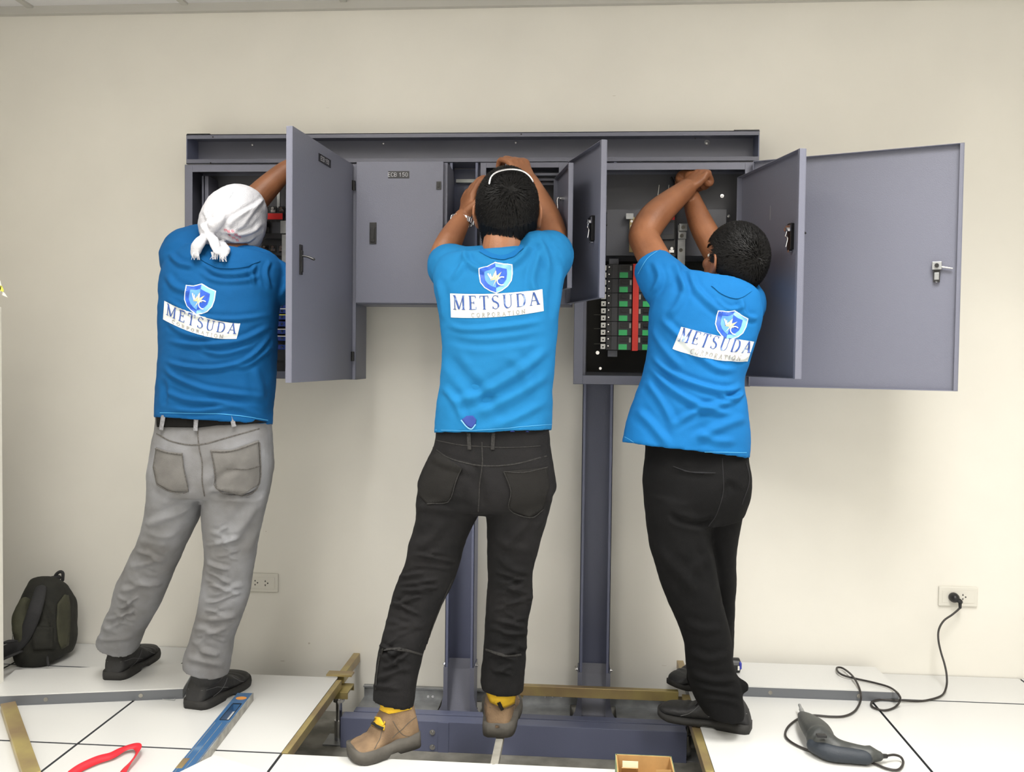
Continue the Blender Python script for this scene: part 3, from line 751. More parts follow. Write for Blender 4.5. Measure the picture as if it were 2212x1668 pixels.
for py in (680, 710, 743): a = at(1283, py, -.2); b = at(1312, py, -.2); cyl(bm, (a.x, -.2, a.z), (b.x, -.2, b.z), .0007, 6)
obj('thin_wire', bm, M['concrete'], t)
bm = bmesh.new()
for px in (1424, 1445): a = at(px, 400, -.2); b = at(px-5, 440, -.2); tube(bm, [a, b], [.0012, .0012], 8)
obj('copper_strand', bm, M['white'], t)
# dark cable bundle at top
bm = bmesh.new()
for k in range(5): tube(bm, [at(1450+k*9, 384, -.22+.01*k), at(1458+k*8, 402, -.2), at(1463+k*6, 425, -.18)], [.004]*3, 8)
obj('cable_bundle', bm, M['black'], t)
E_ = at(2077, 560, -.53)
door, Mx, L, n, u = make_door(t, (x1-.002, YFc-.006), (E_.x, -.53), z0+.002, z1-.002, dep=.02)
x, z = locate(2024, 575, Mx)
bm = bmesh.new(); box(bm, x-.013, x+.013, .002, .02, z-.012, z+.012, Mx); box(bm, x-.007, x+.007, .002, .014, z-.042, z-.02, Mx)
cyl(bm, Mx @ V((x, .002, z-.046)), Mx @ V((x, .012, z-.046)), .004)
la = obj('latch_body', bm, M['galv'], door, bevel=.0015)
bm = bmesh.new(); box(bm, x-.009, x+.009, .002, .012, z-.048, z-.012, Mx); cyl(bm, Mx @ V((x, .02, z)), Mx @ V((x, .026, z)), .006)
obj('latch_spring', bm, M['black'], door)
bm = bmesh.new(); tube(bm, [Mx @ V((x+.014, .012, z-.004)), Mx @ V((x+.04, .012, z-.009))], [.005, .0035], 10, flat=(1, .5)); obj('latch_tongue', bm, M['white'], door)
E_ = at(1737, 560, -.69)
door, Mx, L, n, u = make_door(t, (at(1600, 500, YFc).x+.004, YFc+.002), (E_.x, -.69), z0+.035, z1-.05, dep=.02, name='inner_door')
x, z = locate(1713, 510, Mx); latch_in(door, Mx, x, z)
latch_out(door, Mx, x, z+.01, h=.05, w=.016)
x_, z_ = locate(1688, 556, Mx); x2_, z2_ = locate(1688, 770, Mx)
bm = bmesh.new(); box(bm, x_, L-.02, .002, .0035, z2_, z_, Mx); obj('document_pocket', bm, M['steel'], door)
x_, z_ = locate(1665, 460, Mx); bm = bmesh.new(); box(bm, x_, x_+.0015, .002, .003, z_-.022, z_+.022, Mx); obj('scratch_mark', bm, M['galv'], door)

# ================================================================== SMALL THINGS
def outlet(px0, py0, px1, py1, label, cx):
    t = empty('wall_socket', label, 'socket', 'wall sockets')
    a = at(px0, py0, -.01); b = at(px1, py1, -.01); z1, z0 = a.z, b.z
    bm = bmesh.new(); box(bm, a.x, b.x, -.009, 0, z0, z1); obj('cover', bm, M['whitey'], t, bevel=.003)
    bm = bmesh.new(); box(bm, a.x+.012, b.x-.012, -.0105, -.009, z0+.013, z1-.013); obj('insert', bm, M['whitey'], t, bevel=.001)
    bm = bmesh.new()
    for c in cx:
        q = at(*c, -.011)
        for s in (1, -1):
            v = [bm.verts.new((q.x+dx, -.0112, q.z+s*dz)) for dx, dz in ((-.003, .005), (.003, .005), (0, .0125))]; bm.faces.new(v)
        cyl(bm, (q.x+.0095, -.0114, q.z), (q.x+.0095, -.0108, q.z), .0026, 12)
    obj('pin_hole', bm, M['black'], t)
    return t
outlet(527, 1238, 600, 1281, 'double white wall socket beside the right knee of the left person', ((551, 1259), (573, 1260)))
outlet(2029, 1267, 2112, 1312, 'double white wall socket on the right with a black plug in it', ((2080, 1290),))
t = empty('power_cable', 'black power cable running from the right wall socket to the power tool on the floor', 'cable')
def Wz(px, py, z=.006): return atz(px, py, z)
def q2(zx, zy): return 1620+zx/3.723, 1220+zy/3.723
path = [at(*q2(1690, 310), -.03), at(*q2(1690, 345), -.034), at(*q2(1630, 400), -.04), at(*q2(1560, 450), -.045), at(*q2(1520, 520), -.06), at(*q2(1515, 600), -.08), at(*q2(1535, 700), -.10), at(*q2(1565, 800), -.125), at(*q2(1582, 890), -.15), at(*q2(1580, 980), -.18), atz(*q2(1545, 1050), .008)]
fl_ = [(1450, 1085, .006), (1350, 1098, .006), (1200, 1092, .008), (1060, 1085, .006), (990, 1100, .006), (975, 1125, .006), (1000, 1152, .006), (1080, 1172, .006), (1160, 1150, .006), (1205, 1100, .02), (1200, 1050, .044), (1130, 990, .044), (1000, 950, .043), (830, 912, .043), (740, 885, .046), (700, 850, .046), (705, 827, .046), (750, 835, .046), (820, 890, .052), (870, 970, .046), (892, 1050, .03), (885, 1110, .008), (840, 1180, .006), (760, 1218, .006), (650, 1222, .006), (500, 1212, .006), (400, 1235, .006), (320, 1290, .006), (285, 1350, .006), (300, 1400, .006), (380, 1455, .006), (520, 1510, .006), (700, 1550, .006), (900, 1575, .006), (1000, 1600, .006), (1100, 1640, .006), (1190, 1650, .006), (1232, 1600, .008), (1215, 1550, .014), (1160, 1530, .02), (1095, 1538, .022)]
path += [atz(*q2(a, b), z) for a, b, z in fl_]
bm = bmesh.new(); tube(bm, path, [.0034]*len(path), 10, 5); obj('cord', bm, M['cord'], t, smooth=True)
bm = bmesh.new()
c = at(2059, 1290, -.011); d = V((0, -1, 0))
rr = [(0, .017), (.008, .0175), (.016, .0165), (.024, .012), (.03, .006)]
R = [[c+d*a+V((math.cos(s), 0, math.sin(s)))*r for s in [2*math.pi*i/20 for i in range(20)]] for a, r in rr]
rings(bm, R); tube(bm, [c+V((.004, -.018, -.003)), c+V((.016, -.022, -.010)), path[0], path[1]], [.009, .008, .006, .005], 12)
obj('plug', bm, M['black'], t, smooth=True)
# power tool
t = empty('power_tool', 'dark grey hand trimmer lying on the white floor tiles at lower right', 'power tool')
bm = bmesh.new()
def Tz(zx, zy, z): return atz(*q2(zx, zy), z)
tube(bm, [Tz(425, 1215, .03), Tz(470, 1265, .036), Tz(540, 1340, .04), Tz(590, 1420, .04)], [.016, .030, .040, .036], 20, flat=(1, .85))
tube(bm, [Tz(560, 1400, .04), Tz(680, 1470, .034), Tz(820, 1500, .028), Tz(960, 1530, .026)], [.038, .028, .022, .022], 20)
tube(bm, [Tz(960, 1525, .026), Tz(1030, 1540, .024)], [.024, .015], 16)
me = fuse(bm, .003, 3, name='casing'); link('casing', me, M['tool'], t, True)
bm = bmesh.new(); tube(bm, [Tz(520, 1455, .028), Tz(640, 1510, .026), Tz(800, 1535, .024), Tz(930, 1550, .022)], [.022, .024, .021, .020], 16, flat=(1, 1)); obj('grip', bm, M['toolb'], t, smooth=True)
bm = bmesh.new(); cyl(bm, Tz(430, 1210, .03), Tz(412, 1165, .03), .007); cyl(bm, Tz(412, 1165, .03), Tz(398, 1128, .03), .0045)
obj('cutting_bit', bm, M['galv'], t)
bm = bmesh.new(); cyl(bm, Tz(1020, 1540, .024), Tz(1100, 1540, .021), .008, 12, .006); obj('cord_sleeve', bm, M['black'], t)
bm = bmesh.new(); a = Tz(575, 1370, .074); box(bm, a.x-.014, a.x+.014, a.y-.008, a.y+.008, a.z-.006, a.z+.002); obj('switch', bm, M['black'], t, bevel=.002)

# spirit level
t = empty('spirit_level', 'blue aluminium spirit level lying on the floor by the right shoe of the left person', 'spirit level')
zt_ = .025
fl1, fr1 = atz(513, 1497, zt_), atz(540, 1499, zt_)
nl = atz(372, 1668, zt_); ax = (nl-fl1).normalized(); sx = V((-ax.y, ax.x, 0)); sx = sx if sx.x > 0 else -sx
W_, LN = .052, 1.0
Mx = Matrix(((sx.x, ax.x, 0, fl1.x), (sx.y, ax.y, 0, fl1.y), (0, 0, 1, 0), (0, 0, 0, 1)))
bm = bmesh.new()
hx0, hx1, hy0, hy1 = .014, .040, .09, .215
for a in ((.0, hx0, 0, LN), (hx1, W_-.003, 0, LN), (hx0, hx1, 0, hy0), (hx0, hx1, hy1, LN)): box(bm, a[0], a[1], a[2], a[3], .001, zt_, Mx)
obj('body', bm, M['lev'], t)
bm = bmesh.new(); box(bm, W_-.003, W_, 0, LN, .0, zt_+.001, Mx); obj('edge_rail', bm, M['alu'], t)
bm = bmesh.new()
for xx in (.006, .0265, .045): box(bm, xx, xx+.0012, hy1+.02, LN, zt_, zt_+.0008, Mx)
obj('groove_line', bm, M['alu'], t)
bm = bmesh.new()
for r0, r1 in ((.0, .004),):
    box(bm, hx0-.0015, hx0, hy0, hy1, zt_-.002, zt_+.0015, Mx); box(bm, hx1, hx1+.0015, hy0, hy1, zt_-.002, zt_+.0015, Mx)
    box(bm, hx0, hx1, hy0-.0015, hy0, zt_-.002, zt_+.0015, Mx); box(bm, hx0, hx1, hy1, hy1+.0015, zt_-.002, zt_+.0015, Mx)
obj('hand_slot_rim', bm, M['black'], t)
bm = bmesh.new(); c = Mx @ V((.026, .045, zt_)); n = 24
R = [[c+sx*.017*math.cos(a)+ax*.012*math.sin(a)+V((0, 0, h)) for a in [2*math.pi*i/n for i in range(n)]] for h in (-.001, .001)]; rings(bm, R)
obj('label', bm, M['orange'], t)
bm = bmesh.new(); box(bm, -.001, .018, .47, .53, zt_-.01, zt_+.001, Mx); obj('vial', bm, M['brass'], t, bevel=.002)

# brass bar at lower left
a0, a1 = atz(6, 1520, .02), atz(30, 1522, .02); b0, b1 = atz(50, 1668, .02), atz(86, 1668, .02)
c0, c1 = (a0+a1)/2, (b0+b1)/2; d = (c1-c0).normalized(); s = V((d.y, -d.x, 0)); W = .021
bm = bmesh.new(); Mx = Matrix(((s.x, d.x, 0, c0.x), (s.y, d.y, 0, c0.y), (0, 0, 1, 0), (0, 0, 0, 1)))
box(bm, -W, W, -.01, .56, 0.0, .022, Mx)
tag(obj('floor_stringer', bm, M['brass'], bevel=.0015), 'loose yellow zinc bar lying on the floor at the lower left corner', 'floor stringer', 'raised floor stringers')
# red strap
def q1(zx, zy): return zx/3.419, 1180+zy/3.419
pts = [(520, 1700, .002), (600, 1655, .004), (720, 1600, .006), (820, 1562, .008), (900, 1510, .012), (960, 1488, .014), (1010, 1492, .012), (1022, 1530, .008), (985, 1590, .006), (930, 1650, .004), (880, 1720, .002)]
P = cr_interp([tuple(atz(*q1(a, b), z)) for a, b, z in pts], 5); bm = bmesh.new(); L = []
for i, p in enumerate(P):
    p = V(p); d = (V(P[min(i+1, len(P)-1)])-V(P[max(i-1, 0)])).normalized(); s = V((-d.y, d.x, 0)).normalized(); tw = .5+.35*math.sin(i*.21)
    s = s*.011*math.cos(tw)+V((0, 0, .011*math.sin(tw))); c = p+V((0, 0, abs(s.z)))
    L.append((bm.verts.new(c-s), bm.verts.new(c+s)))
for a, b in zip(L, L[1:]): bm.faces.new((a[0], a[1], b[1], b[0]))
o = obj('strap', bm, M['redstrap'], None, True); m_ = o.modifiers.new('s', 'SOLIDIFY'); m_.thickness = .0016; m_.offset = 0
tag(o, 'red webbing strap loop lying on the floor at the lower left', 'strap')
# cardboard box
t = empty('cardboard_box', 'open cardboard box with green sides at the bottom edge', 'box')
a = atz(1332, 1650, .06); b = atz(1452, 1650, .06); ya = atz(1390, 1634, .06).y; xx0, xx1 = a.x, b.x; yy1 = ya; yy0 = ya-.13; zz = .062
bm = bmesh.new()
box(bm, xx0, xx1, yy1-.003, yy1, 0.001, zz); box(bm, xx0, xx0+.003, yy0, yy1, 0.001, zz); box(bm, xx1-.003, xx1, yy0, yy1, .001, zz); box(bm, xx0, xx1, yy0, yy0+.003, .001, zz); box(bm, xx0, xx1, yy0, yy1, .001, .004)
obj('carton', bm, M['card'], t)
bm = bmesh.new(); box(bm, xx0-.0015, xx0-.0002, yy0, yy1, .001, zz+.001); box(bm, xx1+.0002, xx1+.0015, yy0, yy1, .001, zz+.001); box(bm, xx0, xx1, yy1+.0002, yy1+.001, .001, zz+.001)
obj('printed_side', bm, M['cardgreen'], t)
bm = bmesh.new()
def flap(P):
    bm.faces.new([bm.verts.new(p) for p in P])
xm = (xx0+xx1)/2
flap([(xx0+.012, yy0+.07, zz-.02), (xm-.018, yy0+.07, zz-.02), (xm-.018, yy0+.06, zz-.002), (xm-.024, yy0+.055, zz), (xx0+.012, yy0+.055, zz)])
flap([(xm+.028, yy0+.06, zz-.03), (xx1-.006, yy0+.06, zz-.03), (xx1-.006, yy0+.062, zz-.004), (xm+.028, yy0+.062, zz-.006)])
o = obj('inner_flap', bm, M['card'], t); s = o.modifiers.new('s', 'SOLIDIFY'); s.thickness = .002
bm = bmesh.new(); flap([(xx0+.016, yy0+.09, zz-.02), (xm-.016, yy0+.09, zz-.02), (xm-.016, yy0+.092, zz+.0), (xx0+.016, yy0+.092, zz+.0)])
o = obj('torn_flap', bm, M['cream'], t); s = o.modifiers.new('s', 'SOLIDIFY'); s.thickness = .002
# tape measure
t = empty('tape_measure', 'black and blue tape measure behind the legs of the right person', 'tape measure')
c = at(1585, 1437, -.14); bm = bmesh.new(); tube(bm, [c+V((-.014, 0, 0)), c+V((.02, 0, 0))], [.026, .026], 20, k=1, round_ends=False); obj('case', bm, M['black'], t, smooth=False, bevel=.004)
bm = bmesh.new(); c2 = at(1598, 1438, -.16); box(bm, c2.x-.003, c2.x+.006, -.168, -.14, c2.z-.012, c2.z+.012); obj('lock_button', bm, M['bluep'], t, bevel=.003)
bm = bmesh.new(); box(bm, c2.x-.008, c2.x-.002, -.169, -.15, c2.z-.014, c2.z-.0); obj('label', bm, M['white'], t)
# wire staple on the floor
bm = bmesh.new(); tube(bm, [atz(351, 1504, .002), atz(352, 1511, .002), atz(378, 1513, .002), atz(378, 1509, .002)], [.0014]*4, 8, k=1)
tag(obj('bent_wire', bm, M['galv']), 'small bent wire on the floor in front of the loose floor strip', 'wire')
# left edge: white cabinet edge and hanging tag
bm = bmesh.new(); a = at(5, 800, -.5); box(bm, XL+.02, a.x, -.9, -.5, .001, at(2, 663, -.5).z); 
tag(obj('metal_locker', bm, M['white'], bevel=.004), 'white locker edge cut off by the left border of the picture', 'locker')
t = empty('paper_tag', 'white and yellow paper corner sticking out at the left border', 'paper')
def pz(zx, zy): return at(zx/8.34, 560+zy/8.34, -.6)
def poly3(P, m, nm):
    bm = bmesh.new(); bm.faces.new([bm.verts.new(pz(*p)) for p in P]); o = obj(nm, bm, m, t); s = o.modifiers.new('s', 'SOLIDIFY'); s.thickness = .001
poly3([(-90, 300), (5, 385), (30, 480), (-70, 880), (-150, 880)], M['leaf'], 'paper_corner')
poly3([(-10, 470), (35, 480), (72, 560), (60, 590), (-20, 560)], M['yellow'], 'yellow_band')
poly3([(50, 590), (75, 600), (135, 690), (40, 645)], M['leaf'], 'paper_tip')
# wall smudges
bm = bmesh.new()
for k, (px, py, w, h) in enumerate(((668, 1390, .009, .007), (611, 1428, .02, .003), (1327, 207, .013, .0018), (1243, 1440, .006, .006), (1435, 1438, .02, .0014), (708, 233, .014, .001), (575, 1148, .006, .003))):
    q = at(px, py, 0); bm.faces.new([bm.verts.new((q.x+dx*w, -.0006, q.z+dz*h)) for dx, dz in ((-.5, -.3), (.1, -.5), (.5, .1), (.2, .5), (-.4, .4))])
o = struct(obj('trim_3', bm, mat('grey_scuff', (196, 190, 178), .7)))
# ================================================================== PEOPLE
def frame_from(fwd, up):
    f = V(fwd).normalized(); u = V(up); u = (u-f*u.dot(f)).normalized(); r = f.cross(u)   # r = person's right when facing f
    return f, u, r
def add_head(bm, c, f, u, r, s=1.0):
    """c: centre between the ears; f facing, u crown direction, r right"""
    def P(a, b, d): return c+r*a*s+f*b*s+u*d*s
    ellipsoid(bm, P(0, -.008, .03), (r*.074*s, f*.094*s, u*.092*s), 28)
    ellipsoid(bm, P(0, .022, -.03), (r*.062*s, f*.070*s, u*.085*s), 24)
    ellipsoid(bm, P(0, .062, -.095), (r*.030*s, f*.028*s, u*.024*s), 14)
    for k in (-1, 1):
        ellipsoid(bm, P(k*.036, .060, -.022), (r*.024*s, f*.024*s, u*.022*s), 12)     # cheek
        ellipsoid(bm, P(k*.052, .015, -.072), (r*.018*s, f*.038*s, u*.026*s), 12)     # jaw
        # ear: rim and lobe
        e = P(k*.079, -.006, -.008)
        rim = [P(k*.074, .006, -.032), P(k*.083, -.004, -.036), P(k*.088, -.016, -.018), P(k*.092, -.022, .004), P(k*.090, -.014, .024), P(k*.082, .002, .027), P(k*.076, .012, .012)]
        tube(bm, rim, [.006*s, .0065*s, .0055*s, .0052*s, .0052*s, .005*s, .005*s], 10, 3)
        ellipsoid(bm, e, (r*.008*s, f*.015*s, u*.024*s), 12)
    tube(bm, [P(0, .082, .012), P(0, .098, -.016), P(0, .108, -.036)], [.009*s, .011*s, .014*s], 12)
    for k in (-1, 1): ellipsoid(bm, P(k*.013, .092, -.040), (r*.009*s, f*.011*s, u*.008*s), 10)
    tube(bm, [P(-.040, .074, .022), P(-.018, .086, .026), P(.018, .086, .026), P(.040, .074, .022)], [.008*s]*4, 10)
    tube(bm, [P(-.022, .078, -.064), P(0, .089, -.062), P(.022, .078, -.064)], [.005*s, .007*s, .005*s], 10)
    tube(bm, [P(-.020, .077, -.073), P(0, .087, -.074), P(.020, .077, -.073)], [.005*s, .008*s, .005*s], 10)
def face_parts(body, c, f, u, r, s=1.0):
    def P(a, b, d): return c+r*a*s+f*b*s+u*d*s
    for k in (-1, 1):
        bm = bmesh.new(); ellipsoid(bm, P(k*.031, .0690, .002), (r*.0115*s, f*.0115*s, u*.0085*s), 14); e = obj('eye', bm, M['white'], body, True)
        bm = bmesh.new(); ellipsoid(bm, P(k*.031, .0785, .002), (r*.005*s, f*.003*s, u*.005*s), 12); obj('iris', bm, M['black'], e, True)
        bm = bmesh.new(); tube(bm, [P(k*.014, .092, .026), P(k*.032, .0885, .032), P(k*.048, .076, .027)], [.003*s, .0036*s, .002*s], 8); obj('eyebrow', bm, M['hair'], body, True)
def add_hand(bm, w, d, n, side, s=1.0, curl=(35, 45, 35), tcurl=20, spread=5, fist=False, width=.078):
    """w wrist, d direction to the fingers, n palm normal (fingers close towards it); side +1 puts the thumb along d x n"""
    d = V(d).normalized(); n = V(n); n = (n-d*n.dot(d)).normalized(); t = d.cross(n)*side
    W = width*s
    # palm
    R = []
    for f_, hw, ht in ((-.012, .026, .019), (.006, .029, .018), (.03, .037, .016), (.06, .041, .014), (.084, .041, .013), (.092, .036, .009)):
        c = w+d*f_*s+n*(.004*s if f_ > .01 else 0)
        R.append([c+t*math.copysign(abs(math.cos(a))**.75, math.cos(a))*hw*s+n*math.copysign(abs(math.sin(a))**.8, math.sin(a))*ht*s for a in [2*math.pi*i/24 for i in range(24)]])
    rings(bm, R)
    ellipsoid(bm, w+d*.03*s+t*.024*s+n*.010*s, (t*.016*s, d*.028*s, n*.014*s), 14)
    L = ((.044, .026, .020), (.049, .030, .021), (.045, .028, .020), (.035, .021, .018))
    for k in range(4):
        off = (.0315-.021*k)*s; b = w+d*(.084-.004*abs(k-1))*s+t*off
        a0 = math.radians(spread*(1.5-k)); dd = (d*math.cos(a0)+t*math.sin(a0)).normalized(); pts = [b-dd*.014*s, b]; ang = 0; p = b
        for j in range(3):
            c_ = curl[j]*(1+.07*k); ang += math.radians(c_); v = dd*math.cos(ang)+n*math.sin(ang); p = p+v*L[k][j]*s; pts.append(p)
        tube(bm, pts, [.0098*s, .0100*s, .0092*s, .0084*s, .0070*s], 12, 3)
    if curl[0] > 55: ellipsoid(bm, w+d*.078*s+n*.026*s, (t*.034*s, d*.022*s, n*.020*s), 16)
    b = w+d*.022*s+t*.030*s; v = (d*.62+t*.70+n*.28).normalized(); p1 = b+v*.034*s
    v2 = (v*math.cos(math.radians(tcurl))+(n*.8+d*.4-t*.4).normalized()*math.sin(math.radians(tcurl))).normalized(); p2 = p1+v2*.030*s; p3 = p2+(v2+n*.3).normalized()*.022*s
    tube(bm, [b-v*.012*s, b, p1, p2, p3], [.012*s, .0135*s, .0112*s, .0100*s, .0078*s], 12, 3)
def make_hair(body, c, f, u, r, s, nape=-.085, n=7000, whorl=(0, -.6, .8), L=.02, seed=1, gs=.120, zk=-.80):
    """short cropped hair: a close scalp cap plus thousands of short tapering hairs lying away from the whorl"""
    rnd = random.Random(seed)
    def surf(dx, dy, dz, off=0):
        d = V((dx, dy, dz)).normalized()
        if d.z < -.35 and d.y < .15 and gs > .13:
            # straight nape below the back of the skull
            hn = V((d.x, d.y, 0)).normalized(); q = min(1, (-.35-d.z)/.6); R0 = 1/math.sqrt((hn.x/.074)**2+(hn.y/.090)**2)
            return c+(r*hn.x+f*hn.y)*(R0*(1-.17*q)+off)*s+u*(-.02-.095*q)*s+f*-.008*s
        # skull radii; lower part follows the neck
        R = 1/math.sqrt((d.x/.079)**2+(d.y/.100)**2+(d.z/(.098 if d.z > 0 else gs))**2)+off
        return c+(r*d.x+f*d.y+u*d.z)*R*s+f*-.008*s+u*.026*s
    def keep(d):
        z = d.z; y = d.y
        if y > .15: return z > .30+.35*max(0, .5-y)*0
        if y > -.25: return z > -.08-(.15-y)*1.2*.9
        return z > zk
    bm = bmesh.new(); N = 40; G = {}
    for i in range(N+1):
        for j in range(2*N):
            t = math.pi*i/N; a = math.pi*j/N; d = V((math.sin(t)*math.cos(a), math.sin(t)*math.sin(a), math.cos(t)))
            if keep(d): G[i, j] = bm.verts.new(surf(*d, .002))
    for i in range(N):
        for j in range(2*N):
            k = [(i, j), (i+1, j), (i+1, (j+1) % (2*N)), (i, (j+1) % (2*N))]
            if all(q in G for q in k):
                try: bm.faces.new([G[q] for q in k])
                except ValueError: pass
    wv = V(whorl).normalized()
    for _ in range(n):
        while True:
            d = V((rnd.gauss(0, 1), rnd.gauss(0, 1), rnd.gauss(0, 1))).normalized()
            if keep(d): break
        a = surf(*d, 0.0); dirv = d-wv*.98; tan = dirv-d*dirv.dot(d)
        if tan.length < .05: tan = V((rnd.gauss(0, 1), rnd.gauss(0, 1), rnd.gauss(0, 1)))
        tan = tan.normalized()+V((rnd.gauss(0, .28), rnd.gauss(0, .28), rnd.gauss(0, .28)))
        ln = L*(.6+.6*rnd.random())*(.55 if d.z < -.35 else 1); d2 = (d+tan*ln*9).normalized(); m_ = (d+tan*ln*4.5).normalized()
        lift = .0055 if d.z > -.35 else .002
        b = surf(*m_, .004+.4*lift+.002*rnd.random()); e = surf(*d2, .002+lift+.003*rnd.random())
        wd = (b-a).cross(a-c).normalized()*.0011
        v = [bm.verts.new(p) for p in (a-wd, a+wd, b+wd, b-wd, e)]
        bm.faces.new((v[0], v[1], v[2], v[3])); bm.faces.new((v[3], v[2], v[4]))
    me = bpy.data.meshes.new('hair'); bm.to_mesh(me); bm.free()
    return link('hair', me, M['hair'], body, False)
def make_shoe(body, heel, toe, height=.0, m=M['shoe'], ms=M['sole'], length=None, top=.085, pitch=0, kind='shoe', shin=None, w=1.0):
    """heel and toe: world ground points at the ends of the sole; pitch in degrees lifts the heel"""
    h = V(heel); t = V(toe); d = V((t.x-h.x, t.y-h.y, t.z-h.z)).normalized(); L = length or (t-h).length
    sd = d.cross(V((0, 0, 1))).normalized(); up = sd.cross(d).normalized()
    K = L/.28*1.0
    prof = [(0.0, .020, .034), (.012, .031, .068), (.035, .036, .096), (.07, .038, .100), (.105, .039, .094), (.135, .042, .078), (.165, .045, .058), (.20, .049, .050), (.235, .047, .046), (.262, .038, .040), (.277, .022, .028), (.281, .008, .016)]
    def sec(x, hw, z0, z1, off=0):
        lean = .006*math.sin(x/.28*math.pi)
        return [h+d*(x*K)+sd*(math.copysign(abs(math.cos(a))**.8, math.cos(a))*hw*w+lean)+up*((z0+z1)/2+math.copysign(abs(math.sin(a))**.75, math.sin(a))*(z1-z0)/2) for a in [2*math.pi*i/28 for i in range(28)]]
    bm = bmesh.new()
    P = cr_interp(prof, 3)
    extra = 1.45 if kind == 'boot' else 1.0
    rings(bm, [sec(x, max(hw-.003, .004), .012, z1*(extra if x < .15 else 1+(extra-1)*max(0, 1-(x-.15)/.04)) if kind == 'boot' else z1) for x, hw, z1 in P])
    if shin: tube(bm, [h+d*.065*K+up*.04, h+d*.062*K+up*.07, V(shin)], [.041, .044, .046], 20)
    me = fuse(bm, .004, 4, name='upper')
    # creases over the vamp
    co = getco(me); no = getno(me); lx = (co-np.array(h))@np.array(d)/K; up_ = (no@np.array(up))
    co += no*(.0016*np.sin(lx*230)*np.exp(-((lx-.185)/.03)**2)*np.clip(up_, 0, 1))[:, None]; setco(me, co)
    sh = link(kind, me, m, body, True)
    bm = bmesh.new(); R = []
    for x, hw, z1 in P:
        tz = .026 if x < .09 else (.026-.008*min(1, (x-.09)/.04))
        if kind == 'boot': tz += .016
        if x > .25: tz += .010*(x-.25)/.03
        b0 = 0 if (x < .095 or x > .135) else .007
        b0 += .010*max(0, (x-.24)/.04)
        hw = max(hw+.003, .006)
        R.append([h+d*(x*K)+sd*(a*hw*w+.006*math.sin(x/.28*math.pi))+up*z for a, z in ((-1, b0), (-.5, b0), (0, b0), (.5, b0), (1, b0), (1.03, (b0+tz)/2), (1.0, tz), (.5, tz+.001), (0, tz+.002), (-.5, tz+.001), (-1.0, tz), (-1.03, (b0+tz)/2))])
    rings(bm, R); obj('sole', bm, ms, sh, True)
    # stitching arcs on both sides, laces
    sb = bvh(sh)
    def onshoe(x, a, z):   # side a=+-1
        p = h+d*(x*K)+sd*a*.12+up*z; q, n_, i_, _ = sb.ray_cast(p, -sd*a)
        return None if q is None else q+n_*.0006
    bm = bmesh.new()
    for a in (1, -1):
        for pts in ([(.0, .058), (.03, .060), (.06, .056), (.09, .044), (.12, .034)], [(.05, .028), (.08, .036), (.10, .050), (.115, .066)], [(.150, .06), (.165, .045), (.180, .034), (.20, .026)]):
            q = [onshoe(x, a, z*(extra if kind == 'boot' else 1)) for x, z in [tuple(v) for v in cr_interp(pts, 3)]]; q = [v for v in q if v is not None]
            if len(q) > 3: tube(bm, q, [.0009]*len(q), 6, 1)
    obj('stitching', bm, M['stitch'] if kind == 'shoe' else M['bootsole'], sh, True)
    bm = bmesh.new()
    for k in range(4):
        x = .118+.014*k; pts = []
        for j in range(9):
            a = -.026+.0065*j; p = h+d*((x+.004*math.sin(j+k))*K)+sd*(a+.004)+up*.3; q, n_, i_, _ = sb.ray_cast(p, -up)
            if q is not None: pts.append(q+n_*.0015)
        if len(pts) > 3: tube(bm, pts, [.0022]*len(pts), 8, 1)
    if kind == 'boot':
        pass
    if kind == 'boot': bm.free()
    else: obj('laces', bm, M['black'], sh, True)
    return sh
def crumple(rnd, rows, amp, wd=5.0):
    """rows: (y, xl, xr) across a leg; returns slanted, branching folds"""
    F = []
    for y, a, b in rows:
        w_ = b-a; x = a+rnd.uniform(-.05, .25)*w_; s_ = rnd.choice((-1, 1)); yy = y+rnd.uniform(-6, 6)
        L = rnd.uniform(.45, .95)*w_; dy = s_*rnd.uniform(6, 26)
        F.append(([(x, yy), (x+L*.35, yy+dy*.2+rnd.uniform(-3, 3)), (x+L*.7, yy+dy*.75), (x+L, yy+dy)], wd*rnd.uniform(.75, 1.5), amp*rnd.uniform(.5, 1.25)))
        if rnd.random() < .55:
            F.append(([(x+L*.4, yy+dy*.3), (x+L*.6, yy-dy*.2), (x+L*.95, yy-dy*.7)], wd*.8, amp*rnd.uniform(.4, .9)))
    return F
def garment(name, build, m, parent, voxel=.006, smooth=7, F=(), wr=.0, ws=(14, 14, 26), seed=0):
    bm = bmesh.new(); build(bm); me = fuse(bm, voxel, smooth, name=name)
    folds(me, F, wr, ws, seed); return link(name, me, m, parent, True)

